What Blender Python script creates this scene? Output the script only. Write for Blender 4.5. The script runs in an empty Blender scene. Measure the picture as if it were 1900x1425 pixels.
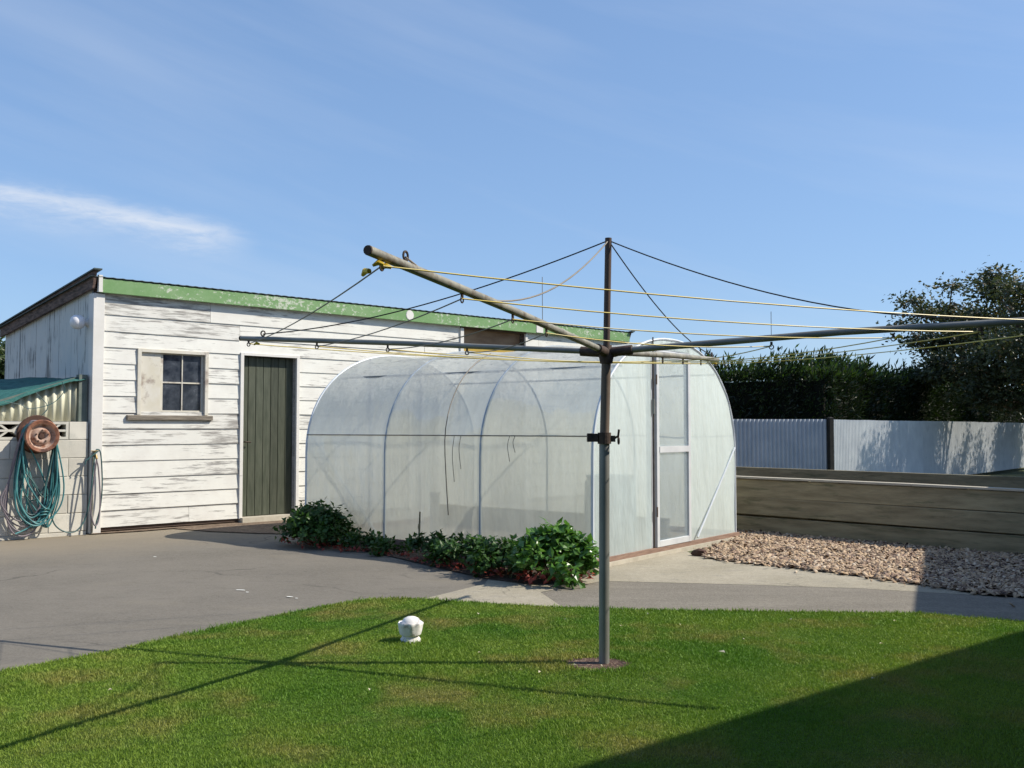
import bpy, bmesh, math, random
import numpy as np
from mathutils import Vector, Matrix, noise as mnoise

random.seed(7); rng = np.random.default_rng(7)
R = math.radians
scene = bpy.context.scene
C = scene.collection

# ------------------------------------------------------------------ camera
cam = bpy.data.cameras.new('camera'); camo = bpy.data.objects.new('camera', cam); C.objects.link(camo)
cam.sensor_width = 36.0; cam.lens = 36.0 * 1830.0 / 1900.0
cam.clip_start = 0.05; cam.clip_end = 3000
camo.location = (0, 0, 1.15); camo.rotation_euler = (R(90 + 2.58), 0, 0)
scene.camera = camo

# ------------------------------------------------------------------ light
SUN_EL = 43.3
sun = bpy.data.lights.new('sun', 'SUN'); sun.energy = 4.3; sun.angle = R(0.5); sun.color = (1.0, 0.93, 0.80)
suno = bpy.data.objects.new('sun', sun); C.objects.link(suno)
suno.location = (20, 0, 20)
suno.rotation_euler = Vector((math.cos(R(SUN_EL)), 0, math.sin(R(SUN_EL)))).to_track_quat('Z', 'Y').to_euler()

world = bpy.data.worlds.new('World'); scene.world = world; world.use_nodes = True
wn = world.node_tree.nodes; wl = world.node_tree.links; wn.clear()
def N(nodes, t, **kw):
    n = nodes.new(t)
    for k, v in kw.items(): setattr(n, k, v)
    return n
def build_world():
    out = N(wn, 'ShaderNodeOutputWorld'); bg = N(wn, 'ShaderNodeBackground'); bg.inputs['Strength'].default_value = 0.122
    sky = N(wn, 'ShaderNodeTexSky'); sky.sky_type = 'NISHITA'; sky.sun_disc = False
    sky.sun_elevation = R(SUN_EL); sky.sun_rotation = R(90); sky.altitude = 0
    sky.air_density = 1.0; sky.dust_density = 0.5; sky.ozone_density = 2.2
    tc = N(wn, 'ShaderNodeTexCoord')
    # thin high cirrus: drawn-out noise on a flat layer high overhead (direction / height)
    sep = N(wn, 'ShaderNodeSeparateXYZ'); wl.new(tc.outputs['Generated'], sep.inputs[0])
    def math_(op, a, b=None):
        m = N(wn, 'ShaderNodeMath', operation=op)
        for i, v in enumerate((a, b)):
            if v is None: continue
            if isinstance(v, (int, float)): m.inputs[i].default_value = v
            else: wl.new(v, m.inputs[i])
        return m.outputs[0]
    cross = math_('ADD', sep.outputs[2], math_('MULTIPLY', sep.outputs[0], 0.30))
    com = N(wn, 'ShaderNodeCombineXYZ'); wl.new(math_('MULTIPLY', sep.outputs[0], 1.1), com.inputs[0]); wl.new(math_('MULTIPLY', sep.outputs[1], 1.1), com.inputs[1]); wl.new(math_('MULTIPLY', cross, 9.0), com.inputs[2])
    nz = N(wn, 'ShaderNodeTexNoise'); nz.inputs['Scale'].default_value = 1.0; nz.inputs['Detail'].default_value = 8; nz.inputs['Roughness'].default_value = 0.55; nz.inputs['Distortion'].default_value = .25
    wl.new(com.outputs[0], nz.inputs['Vector'])
    rp = N(wn, 'ShaderNodeValToRGB'); rp.color_ramp.elements[0].position = 0.47; rp.color_ramp.elements[1].position = 0.82
    rp.color_ramp.elements[1].color = (0.6, 0.6, 0.6, 1); wl.new(nz.outputs[0], rp.inputs[0])
    # one brighter streak of cirrus low in the west: distance to its axis in sky directions
    az = math_('ARCTAN2', sep.outputs[0], sep.outputs[1])
    el = math_('ARCSINE', sep.outputs[2])
    u = math_('ADD', az, 0.37)                         # centre of the streak
    ax = math_('SUBTRACT', math_('ADD', math_('MULTIPLY', u, -0.131), 0.2015), math_('MULTIPLY', math_('MULTIPLY', u, u), 0.3))
    dn = N(wn, 'ShaderNodeTexNoise'); dn.inputs['Scale'].default_value = 20; dn.inputs['Detail'].default_value = 9; dn.inputs['Roughness'].default_value = 0.68; dn.inputs['Distortion'].default_value = .3
    dmp = N(wn, 'ShaderNodeMapping'); dmp.inputs['Scale'].default_value = (1.0, 1.0, 4.5); dmp.inputs['Rotation'].default_value = (0, R(10), 0)
    wl.new(tc.outputs['Generated'], dmp.inputs[0]); wl.new(dmp.outputs[0], dn.inputs['Vector'])
    wob = math_('MULTIPLY', math_('SUBTRACT', dn.outputs[0], 0.5), 0.028)
    dv = math_('ADD', math_('SUBTRACT', el, ax), wob)
    upside = math_('GREATER_THAN', dv, 0.0)
    wdt = math_('ADD', 0.0150, math_('MULTIPLY', upside, -0.0085))
    gv = math_('POWER', 2.718, math_('MULTIPLY', math_('POWER', math_('ABSOLUTE', math_('DIVIDE', dv, wdt)), 1.6), -1.0))
    smr = N(wn, 'ShaderNodeMapRange', interpolation_type='SMOOTHSTEP'); wl.new(math_('ADD', u, math_('MULTIPLY', wob, 1.5)), smr.inputs[0]); smr.inputs['From Min'].default_value = .125; smr.inputs['From Max'].default_value = .06
    sml = N(wn, 'ShaderNodeMapRange', interpolation_type='SMOOTHSTEP'); wl.new(u, sml.inputs[0]); sml.inputs['From Min'].default_value = -.42; sml.inputs['From Max'].default_value = -.10
    gu = math_('MULTIPLY', smr.outputs[0], sml.outputs[0])
    st = math_('MULTIPLY', math_('MULTIPLY', gv, gu), math_('MULTIPLY', dn.outputs[0], 1.2))
    fac = math_('MINIMUM', math_('ADD', math_('MULTIPLY', rp.outputs[0], 0.42), st), 0.9)
    up = math_('GREATER_THAN', sep.outputs[2], 0.0)
    fac = math_('MULTIPLY', fac, up)
    mx = N(wn, 'ShaderNodeMixRGB'); wl.new(fac, mx.inputs[0]); gm = N(wn, 'ShaderNodeGamma'); gm.inputs[1].default_value = .55; wl.new(sky.outputs[0], gm.inputs[0]); tn = N(wn, 'ShaderNodeMixRGB', blend_type='MULTIPLY'); tn.inputs[0].default_value = 1; tn.inputs[2].default_value = (1.10, 1.44, 1.92, 1); wl.new(gm.outputs[0], tn.inputs[1]); wl.new(tn.outputs[0], mx.inputs[1]); mx.inputs[2].default_value = (4.6, 4.9, 5.4, 1)
    wl.new(mx.outputs[0], bg.inputs['Color']); wl.new(bg.outputs[0], out.inputs['Surface'])
build_world()
vs = scene.view_settings; vs.view_transform = 'Standard'; vs.look = 'None'; vs.gamma = 1.0; vs.exposure = 0.5; vs.use_curve_mapping = False
scene.cycles.transparent_max_bounces = 12
scene.cycles.max_bounces = 8

# ------------------------------------------------------------------ materials
def newmat(name):
    m = bpy.data.materials.new(name); m.use_nodes = True; nt = m.node_tree
    return m, nt.nodes, nt.links, nt.nodes['Principled BSDF'], nt.nodes['Material Output']
def coords(n, l, stretch=(1, 1, 1), world_space=False, rnd=0.0):
    if world_space: src = N(n, 'ShaderNodeNewGeometry').outputs['Position']
    else: src = N(n, 'ShaderNodeTexCoord').outputs['Object']
    if rnd:
        oi = N(n, 'ShaderNodeObjectInfo'); va = N(n, 'ShaderNodeVectorMath', operation='MULTIPLY_ADD')
        va.inputs[1].default_value = (rnd, rnd * .7, rnd * .3)
        cb = N(n, 'ShaderNodeCombineXYZ')
        for i in range(3): l.new(oi.outputs['Random'], cb.inputs[i])
        l.new(cb.outputs[0], va.inputs[0]); l.new(src, va.inputs[2]); src = va.outputs[0]
    mp = N(n, 'ShaderNodeMapping'); mp.inputs['Scale'].default_value = stretch; l.new(src, mp.inputs[0])
    return mp.outputs[0]
def noise_(n, l, vec, scale, detail=5, rough=.6, dist=0.0):
    t = N(n, 'ShaderNodeTexNoise'); t.inputs['Scale'].default_value = scale; t.inputs['Detail'].default_value = detail
    t.inputs['Roughness'].default_value = rough; t.inputs['Distortion'].default_value = dist
    l.new(vec, t.inputs['Vector']); return t.outputs[0]
def ramp_(n, l, fac, p0, p1, c0=(0, 0, 0), c1=(1, 1, 1)):
    r = N(n, 'ShaderNodeValToRGB'); e = r.color_ramp.elements
    e[0].position = p0; e[1].position = p1; e[0].color = (*c0, 1); e[1].color = (*c1, 1); l.new(fac, r.inputs[0]); return r.outputs[0]
def mix_(n, l, fac, a, b, mode='MIX'):
    m = N(n, 'ShaderNodeMixRGB', blend_type=mode)
    for i, v in ((0, fac), (1, a), (2, b)):
        if isinstance(v, (int, float)): m.inputs[i].default_value = v
        elif isinstance(v, tuple): m.inputs[i].default_value = (*v, 1)
        else: l.new(v, m.inputs[i])
    return m.outputs[0]
def bump_(n, l, p, h, strength=.3, dist=.01):
    b = N(n, 'ShaderNodeBump'); b.inputs['Strength'].default_value = strength; b.inputs['Distance'].default_value = dist
    l.new(h, b.inputs['Height']); l.new(b.outputs[0], p.inputs['Normal'])
def mat(name, c1, c2=None, rough=.7, scale=6, p=(.35, .65), stretch=(1, 1, 1), c3=None, scale3=30, p3=(.55, .7), bump=0, bscale=60, bdist=.005,
        metal=0, spec=.3, world_space=False, rnd=0.0, detail=6, vary=0.0):
    m, n, l, b, o = newmat(name)
    b.inputs['Roughness'].default_value = rough; b.inputs['Metallic'].default_value = metal; b.inputs['Specular IOR Level'].default_value = spec
    v = coords(n, l, stretch, world_space, rnd)
    if c2 is None: b.inputs['Base Color'].default_value = (*c1, 1); col = None
    else:
        col = ramp_(n, l, noise_(n, l, v, scale, detail), p[0], p[1], c1, c2)
        if c3 is not None: col = mix_(n, l, ramp_(n, l, noise_(n, l, v, scale3, 5, .65), p3[0], p3[1]), col, c3)
        if vary:
            oi = N(n, 'ShaderNodeObjectInfo'); mr = N(n, 'ShaderNodeMapRange'); mr.inputs['To Min'].default_value = 1 - vary; mr.inputs['To Max'].default_value = 1 + vary * .6
            l.new(oi.outputs['Random'], mr.inputs[0]); cb = N(n, 'ShaderNodeCombineXYZ')
            for i in range(3): l.new(mr.outputs[0], cb.inputs[i])
            col = mix_(n, l, 1.0, col, cb.outputs[0], 'MULTIPLY')
        l.new(col, b.inputs['Base Color'])
    if bump: bump_(n, l, b, noise_(n, l, v, bscale, 4), bump, bdist)
    return m
def leafmat(name, c1, c2, trans=.35, scale=3.0, c3=None, p3=(.6, .7), scale3=9, rough=.45, world_space=False, p=(.35, .65), spec=.35, fine=None):
    m, n, l, b, o = newmat(name)
    v = coords(n, l, (1, 1, 1), world_space)
    f = noise_(n, l, v, scale, 4)
    col = ramp_(n, l, f, p[0], p[1], c1, c2)
    if c3 is not None: col = mix_(n, l, ramp_(n, l, noise_(n, l, v, scale3, 3), p3[0], p3[1]), col, c3)
    if fine: col = mix_(n, l, ramp_(n, l, noise_(n, l, v, fine, 2), .3, .7, (.0, .0, .0), (.6, .6, .6)), col, mix_(n, l, 1.0, col, (1.7, 1.5, 1.2), 'MULTIPLY'))
    l.new(col, b.inputs['Base Color']); b.inputs['Roughness'].default_value = rough; b.inputs['Specular IOR Level'].default_value = spec
    tr = N(n, 'ShaderNodeBsdfTranslucent'); l.new(mix_(n, l, 1.0, col, (1.25, 1.3, .7), 'MULTIPLY'), tr.inputs['Color'])
    mx = N(n, 'ShaderNodeMixShader'); mx.inputs[0].default_value = trans
    l.new(b.outputs[0], mx.inputs[1]); l.new(tr.outputs[0], mx.inputs[2]); l.new(mx.outputs[0], o.inputs['Surface'])
    return m
def paintmat(name, paint, wood1, wood2, thr=(.63, .70), stretch=(1.2, 8, 16), scale=1.6, grime=(.62, .60, .56), rnd=37.0, rough=.62):
    # old paint flaking off grey boards
    m, n, l, b, o = newmat(name)
    v = coords(n, l, stretch, False, rnd); vi = coords(n, l, (1, 1, 1), False, rnd)
    big = noise_(n, l, coords(n, l, (.9, .9, 2.2), False, rnd), 1.1, 3)
    fl = noise_(n, l, v, scale, 9, .68)
    md = N(n, 'ShaderNodeMath', operation='MULTIPLY_ADD'); l.new(big, md.inputs[0]); md.inputs[1].default_value = .55; l.new(fl, md.inputs[2])
    sb = N(n, 'ShaderNodeMath', operation='SUBTRACT'); l.new(md.outputs[0], sb.inputs[0]); sb.inputs[1].default_value = .27
    msk = ramp_(n, l, sb.outputs[0], thr[0], thr[1])
    wood = ramp_(n, l, noise_(n, l, coords(n, l, (2, 20, 60), False, rnd), 3, 5), .35, .65, wood1, wood2)
    pc = ramp_(n, l, noise_(n, l, vi, 5, 6), .40, .75, paint, grime)
    l.new(mix_(n, l, msk, pc, wood), b.inputs['Base Color']); b.inputs['Roughness'].default_value = rough; b.inputs['Specular IOR Level'].default_value = .25
    bump_(n, l, b, fl, .35, .004)
    return m

M = {}
M['board'] = paintmat('weathered_white_paint', (.70, .69, .645), (.20, .19, .18), (.38, .365, .35), thr=(.575, .69), stretch=(2.0, 8, 22))
M['board_worn'] = paintmat('flaking_white_paint', (.66, .65, .61), (.19, .18, .17), (.38, .36, .335), thr=(.50, .64), stretch=(2.0, 8, 22))
M['trim'] = paintmat('white_trim_paint', (.67, .65, .62), (.3, .28, .26), (.42, .40, .38), thr=(.70, .76))
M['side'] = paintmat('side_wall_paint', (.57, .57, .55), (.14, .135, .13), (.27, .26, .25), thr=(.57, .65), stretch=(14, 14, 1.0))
M['green_paint'] = paintmat('green_fascia_paint', (.155, .285, .115), (.52, .55, .47), (.42, .46, .36), thr=(.555, .64), stretch=(9, 9, 14), scale=2.2, grime=(.22, .34, .17), rnd=0.01)
M['barge'] = mat('weathered_barge_wood', (.06, .042, .035), (.20, .135, .11), .85, 3, stretch=(3, 3, 14), bump=.5)
M['roof_iron'] = mat('dark_roof_iron', (.035, .055, .055), (.08, .10, .10), .55, 4)
M['door_green'] = mat('dark_green_door_paint', (.048, .056, .038), (.082, .09, .064), .6, 5, stretch=(6, 6, .8), c3=(.26, .27, .24), scale3=9, p3=(.72, .76), bump=.2, rnd=11, vary=.2)
M['door_blue'] = mat('grey_blue_door_paint', (.13, .18, .20), (.19, .24, .26), .6, 5, stretch=(4, 4, .8))
M['frame_paint'] = paintmat('window_frame_paint', (.56, .52, .43), (.24, .19, .165), (.38, .33, .28), thr=(.54, .68), stretch=(3, 3, 3), scale=2)
M['sill'] = mat('bare_grey_sill_wood', (.10, .085, .07), (.30, .26, .21), .85, 4, stretch=(1, 10, 20), bump=.4)
M['lining'] = mat('dark_timber_lining', (.07, .05, .04), (.13, .09, .07), .85, 3, stretch=(1, 1, 10))
M['yellow'] = mat('faded_yellow_paint', (.50, .33, .05), (.40, .28, .07), .6, 6)
M['brown_board'] = mat('tan_brown_board', (.20, .12, .075), (.33, .23, .15), .7, 1.6, stretch=(1, 1, 3))
def glassmat():
    m, n, l, b, o = newmat('old_window_glass')
    b.inputs['Base Color'].default_value = (.03, .04, .055, 1); b.inputs['Roughness'].default_value = .12; b.inputs['Specular IOR Level'].default_value = .45
    v = coords(n, l); f = noise_(n, l, v, 7, 5)
    l.new(ramp_(n, l, f, .4, .75, (.018, .024, .036), (.075, .085, .105)), b.inputs['Base Color'])
    l.new(ramp_(n, l, f, .3, .7, (.08,) * 3, (.3,) * 3), b.inputs['Roughness'])
    bump_(n, l, b, noise_(n, l, v, 3, 2), .08, .02)
    return m
M['glass'] = glassmat()
M['block'] = mat('painted_concrete_block', (.52, .49, .43), (.62, .59, .52), .9, 3, c3=(.40, .40, .36), scale3=7, p3=(.55, .8), bump=.35, bscale=90, rnd=5, vary=.10)
M['mortar'] = mat('mortar', (.40, .38, .33), (.48, .46, .40), .95, 20)
M['cream_sheet'] = mat('cream_corrugated_sheet', (.64, .62, .47), (.56, .55, .43), .5, 4, c3=(.30, .33, .26), scale3=6, p3=(.62, .8))
M['teal_cloth'] = mat('teal_shade_cloth', (.018, .085, .078), (.04, .15, .13), .7, 12, bump=.5, bscale=40, bdist=.02)
M['post_green'] = mat('grey_green_post_paint', (.10, .13, .11), (.16, .18, .16), .7, 8)
M['rust'] = mat('rusty_orange_steel', (.20, .075, .042), (.33, .16, .10), .75, 7, c3=(.085, .04, .03), scale3=9, p3=(.48, .64), bump=.3)
M['rust_pale'] = mat('faded_pinkish_wheel_paint', (.40, .27, .21), (.50, .37, .30), .7, 9, c3=(.22, .10, .06), scale3=12, p3=(.5, .66), bump=.2)
M['rust_dark'] = mat('dark_rust', (.05, .028, .022), (.10, .05, .035), .8, 9)
M['hose_teal'] = mat('teal_hose_rubber', (.035, .15, .165), (.07, .23, .235), .5, 6, spec=.4)
M['hose_dark'] = mat('dark_teal_hose_rubber', (.02, .065, .07), (.05, .12, .12), .5, 6, spec=.4)
M['hose_grey'] = mat('mauve_grey_hose_rubber', (.13, .11, .125), (.21, .18, .20), .55, 6)
M['brass'] = mat('dull_brass', (.20, .14, .06), (.30, .22, .10), .45, 20, metal=.8)
M['lamp_white'] = mat('white_opal_lamp', (.80, .78, .80), (.72, .70, .72), .35, 9)
M['wires'] = mat('black_wire', (.018, .018, .022), None, .6)
M['wire_grey'] = mat('weathered_tan_wire', (.20, .17, .13), (.28, .24, .19), .6, 9)
M['line_yellow'] = mat('yellow_clothes_line', (.62, .45, .07), (.74, .60, .18), .42, 3, c3=(.66, .62, .46), scale3=1.4, p3=(.52, .66))
M['knot_yellow'] = mat('bright_yellow_line', (.70, .46, .03), (.75, .55, .08), .5, 9)
M['galv'] = mat('galvanised_steel', (.185, .185, .170), (.285, .285, .265), .52, 5, stretch=(1, 1, .35), metal=.35, c3=(.30, .27, .22), scale3=9, p3=(.6, .75), spec=.4)
M['galv_brown'] = mat('brown_stained_steel', (.115, .085, .065), (.20, .155, .12), .6, 5, stretch=(1, 1, .4), metal=.2, c3=(.27, .235, .19), scale3=8, p3=(.58, .72))
M['pole_rust'] = mat('rusty_inner_pole', (.060, .042, .035), (.125, .085, .066), .6, 8, stretch=(1, 1, .3), metal=.2)
M['cast'] = mat('rusty_cast_iron', (.035, .026, .022), (.10, .066, .05), .75, 20, bump=.4)
M['lichen_steel'] = mat('lichened_galvanised_steel', (.20, .195, .17), (.33, .315, .26), .62, 9, c3=(.13, .10, .07), scale3=22, p3=(.52, .7), metal=.2)
M['stump'] = mat('white_painted_concrete', (.72, .69, .67), (.80, .78, .76), .75, 12, c3=(.36, .31, .27), scale3=22, p3=(.54, .70), bump=.4, bscale=60, bdist=.004)
M['pvc'] = mat('white_plastic_pipe', (.66, .70, .74), (.58, .62, .66), .4, 5)
M['pvc_blue'] = mat('grey_blue_plastic_pipe', (.30, .36, .42), (.40, .45, .50), .4, 5)
M['white_frame'] = mat('white_door_frame', (.62, .63, .64), (.54, .55, .57), .45, 6)
M['base_timber'] = mat('brown_base_timber', (.20, .125, .095), (.30, .20, .15), .85, 4, stretch=(1.5, 1.5, 12), bump=.3)
M['sleeper'] = mat('weathered_brown_sleeper', (.22, .185, .115), (.35, .30, .19), .88, 2.2, stretch=(1.2, 8, 8), c3=(.09, .10, .055), scale3=1.8, p3=(.55, .75), bump=.5, bscale=25, bdist=.008, rnd=9, vary=.15)
M['sleeper_top'] = mat('silvered_timber_cap', (.40, .36, .29), (.52, .47, .38), .8, 4, stretch=(1.2, 10, 10), bump=.3, rnd=5)
M['plinth'] = mat('stained_concrete_plinth', (.40, .36, .29), (.50, .46, .38), .9, 8, bump=.3)
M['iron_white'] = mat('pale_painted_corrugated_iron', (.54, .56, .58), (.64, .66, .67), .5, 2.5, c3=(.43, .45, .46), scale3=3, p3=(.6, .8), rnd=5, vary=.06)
M['iron_shaded'] = mat('shade_blue_corrugated_iron', (.37, .40, .47), (.47, .49, .55), .45, 2.5, c3=(.42, .34, .28), scale3=2, p3=(.62, .78), rnd=5, vary=.08)  # left fence: shade put into a darker, bluer tone; reddish patches are rust
M['black_post'] = mat('black_tarred_post', (.012, .012, .012), (.03, .028, .025), .9, 8)
M['house_wall'] = mat('dark_brown_house_wall', (.10, .075, .055), (.14, .105, .08), .8, 4)
M['house_roof'] = mat('dull_red_iron_roof', (.12, .05, .04), (.17, .08, .06), .6, 4)
M['soil'] = mat('dark_garden_soil', (.055, .036, .026), (.115, .075, .055), .95, 18, bump=1.0, bscale=45, bdist=.03)
M['dirt'] = mat('dry_brown_dirt', (.115, .08, .057), (.20, .145, .105), .95, 9, c3=(.23, .18, .13), scale3=25, p3=(.5, .65), bump=.8, bscale=40, bdist=.02)
M['ring_dirt'] = mat('reddish_earth', (.06, .034, .026), (.14, .085, .065), .95, 28, c3=(.30, .22, .16), scale3=60, p3=(.55, .65), bump=1.0, bscale=60, bdist=.02)
M['floor_soil'] = mat('greenhouse_earth_floor', (.27, .21, .16), (.36, .29, .22), .95, 4, bump=.4)
M['bark'] = mat('grey_brown_bark', (.075, .058, .045), (.13, .10, .08), .95, 10, stretch=(1, 1, .25), bump=.6, bscale=30)
M['core'] = mat('hedge_twigs_and_hole_shade', (.006, .008, .004), (.012, .012, .007), 1.0, 8)  # near-black hedge twigs; also stands in for shade behind the pierced blocks
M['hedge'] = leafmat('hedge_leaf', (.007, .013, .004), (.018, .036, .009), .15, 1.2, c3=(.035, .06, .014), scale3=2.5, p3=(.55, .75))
M['hedge_tip'] = leafmat('hedge_leaf_lit', (.024, .048, .011), (.06, .11, .024), .3, 1.4)  # same hedge leaves as the dark face, sunlight put into a paler colour
M['tree_dark'] = leafmat('evergreen_leaf', (.018, .032, .012), (.05, .08, .025), .25, 1.0)
M['tree_grey'] = leafmat('grey_olive_leaf', (.030, .042, .018), (.085, .10, .048), .3, 1.6, c3=(.17, .11, .06), scale3=4, p3=(.58, .68))
M['bush_dark'] = leafmat('dark_green_leaf', (.022, .055, .014), (.055, .13, .026), .3, 7)
M['bush_bright'] = leafmat('glossy_bright_leaf', (.045, .125, .022), (.13, .27, .055), .3, 8, rough=.28, spec=.5)
M['leaf_red'] = leafmat('red_leaf', (.20, .028, .022), (.36, .075, .05), .3, 9)
M['leaf_brown'] = leafmat('brown_leaf', (.14, .055, .025), (.22, .10, .04), .25, 9)
M['grass'] = leafmat('grass_blade', (.088, .195, .024), (.175, .262, .044), .22, .75, c3=(.27, .24, .085), scale3=1.6, p3=(.50, .75), world_space=True, p=(.38, .62), rough=.55, spec=.2, fine=60)
M['straw'] = leafmat('pale_fallen_leaf', (.55, .50, .36), (.62, .56, .42), .2, 9)
M['white_splash'] = mat('white_splash', (.74, .74, .70), (.66, .66, .62), .8, 30)

def cracks(n, l, base, scale, col, w=.012):
    vo = N(n, 'ShaderNodeTexVoronoi'); vo.feature = 'DISTANCE_TO_EDGE'; vo.inputs['Scale'].default_value = scale
    v = coords(n, l, (1, 1, 1), True); wv = N(n, 'ShaderNodeTexNoise'); wv.inputs['Scale'].default_value = 2.5; wv.inputs['Detail'].default_value = 6; l.new(v, wv.inputs['Vector'])
    ad = N(n, 'ShaderNodeVectorMath', operation='MULTIPLY_ADD'); l.new(wv.outputs['Color'], ad.inputs[0]); ad.inputs[1].default_value = (.5, .5, 0); l.new(v, ad.inputs[2]); l.new(ad.outputs[0], vo.inputs['Vector'])
    ln = ramp_(n, l, vo.outputs['Distance'], .0, w, (1, 1, 1), (0, 0, 0)); brk = ramp_(n, l, noise_(n, l, v, 1.1, 3), .48, .60, (0, 0, 0), (.75, .75, .75))
    return mix_(n, l, mix_(n, l, 1.0, ln, brk, 'MULTIPLY'), base, col)
def groundmats():
    # driveway seal
    m, n, l, b, o = newmat('grey_driveway_seal'); M['driveway'] = m
    v = coords(n, l, (1, 1, 1), True)
    base = ramp_(n, l, noise_(n, l, v, .9, 6, .62), .34, .68, (.105, .095, .080), (.168, .150, .126))
    base = mix_(n, l, ramp_(n, l, noise_(n, l, coords(n, l, (.5, 1.6, 1), True), 1.3, 5), .60, .80), base, (.20, .175, .13))
    fine = noise_(n, l, v, 85, 4, .8)
    base = mix_(n, l, ramp_(n, l, noise_(n, l, v, 26, 5, .75), .40, .66, (0, 0, 0), (.55,) * 3), base, (.19, .17, .14))
    base = mix_(n, l, ramp_(n, l, noise_(n, l, coords(n, l, (.8, 1.3, 1), True), 5.5, 6, .75), .52, .66, (0, 0, 0), (.45,) * 3), base, (.085, .077, .066))
    base = mix_(n, l, ramp_(n, l, fine, .38, .62, (0, 0, 0), (.55, .55, .55)), base, (.225, .205, .175))
    base = mix_(n, l, ramp_(n, l, noise_(n, l, coords(n, l, (.6, 3, 1), True), 2.3, 6, .7), .60, .70, (0, 0, 0), (.5, .5, .5)), base, (.105, .098, .09))
    # sandy dust lying in a band along the foot of the shed wall
    dd = N(n, 'ShaderNodeVectorMath', operation='DOT_PRODUCT'); l.new(v, dd.inputs[0]); dd.inputs[1].default_value = (-.689, .725, 0)
    ad = N(n, 'ShaderNodeMath', operation='MULTIPLY_ADD'); l.new(noise_(n, l, v, 1.5, 5), ad.inputs[0]); ad.inputs[1].default_value = 1.6; l.new(dd.outputs['Value'], ad.inputs[2])
    base = mix_(n, l, ramp_(n, l, ad.outputs[0], .0, 1.0), base, base)
    mr = N(n, 'ShaderNodeMapRange'); l.new(ad.outputs[0], mr.inputs[0]); mr.inputs['From Min'].default_value = 9.6; mr.inputs['From Max'].default_value = 11.6
    mr.inputs['To Max'].default_value = .8
    base = mix_(n, l, mr.outputs[0], base, (.25, .21, .155))
    base = cracks(n, l, base, .45, (.07, .065, .058), .006)
    l.new(base, b.inputs['Base Color']); b.inputs['Roughness'].default_value = .93; b.inputs['Specular IOR Level'].default_value = .2
    bump_(n, l, b, fine, .5, .006)
    m, n, l, b, o = newmat('pale_concrete_path'); M['concrete'] = m
    v = coords(n, l, (1, 1, 1), True)
    base = ramp_(n, l, noise_(n, l, v, 1.6, 7, .65), .35, .66, (.25, .22, .16), (.35, .31, .24))
    base = mix_(n, l, ramp_(n, l, noise_(n, l, coords(n, l, (1, 3, 1), True), 3.5, 6), .56, .68), base, (.22, .20, .165))
    base = mix_(n, l, ramp_(n, l, noise_(n, l, v, 75, 4, .8), .42, .62, (0, 0, 0), (.5,) * 3), base, (.50, .455, .37))
    base = mix_(n, l, ramp_(n, l, noise_(n, l, v, 22, 6, .75), .44, .68, (0, 0, 0), (.5,) * 3), base, (.20, .18, .14))
    base = cracks(n, l, base, .8, (.12, .11, .09), .010)
    l.new(base, b.inputs['Base Color']); b.inputs['Roughness'].default_value = .92; b.inputs['Specular IOR Level'].default_value = .2
    bump_(n, l, b, noise_(n, l, v, 90, 4), .4, .005)
    m, n, l, b, o = newmat('grey_sealed_path'); M['path'] = m
    v = coords(n, l, (1, 1, 1), True)
    base = ramp_(n, l, noise_(n, l, coords(n, l, (.6, 2.4, 1), True), 1.8, 7, .65), .35, .68, (.125, .108, .085), (.205, .18, .145))
    base = mix_(n, l, ramp_(n, l, noise_(n, l, v, 80, 4, .8), .4, .62, (0, 0, 0), (.55,) * 3), base, (.34, .315, .27))
    base = mix_(n, l, ramp_(n, l, noise_(n, l, v, 24, 5, .75), .42, .66, (0, 0, 0), (.5,) * 3), base, (.13, .115, .095))
    l.new(base, b.inputs['Base Color']); b.inputs['Roughness'].default_value = .93; b.inputs['Specular IOR Level'].default_value = .2
    base2 = noise_(n, l, v, 40, 5, .7)
    bump_(n, l, b, base2, .5, .008)
    m, n, l, b, o = newmat('lawn_turf'); M['turf'] = m
    v = coords(n, l, (1, 1, 1), True)
    base = ramp_(n, l, noise_(n, l, v, .75, 4), .38, .62, (.055, .125, .015), (.10, .16, .024))
    base = mix_(n, l, ramp_(n, l, noise_(n, l, v, 1.6, 3), .50, .75), base, (.21, .18, .07))
    base = mix_(n, l, ramp_(n, l, noise_(n, l, v, 70, 3), .35, .7, (0, 0, 0), (.6,) * 3), base, (.045, .06, .014))
    l.new(base, b.inputs['Base Color']); b.inputs['Roughness'].default_value = .95; b.inputs['Specular IOR Level'].default_value = .1
    bump_(n, l, b, noise_(n, l, v, 90, 4), .8, .02)
    m, n, l, b, o = newmat('rough_yard_ground'); M['ground'] = m
    v = coords(n, l, (1, 1, 1), True)
    base = ramp_(n, l, noise_(n, l, v, .5, 6), .35, .65, (.045, .075, .018), (.12, .115, .05))
    l.new(base, b.inputs['Base Color']); b.inputs['Roughness'].default_value = .95
    bump_(n, l, b, noise_(n, l, v, 20, 5), .8, .05)
groundmats()

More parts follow.
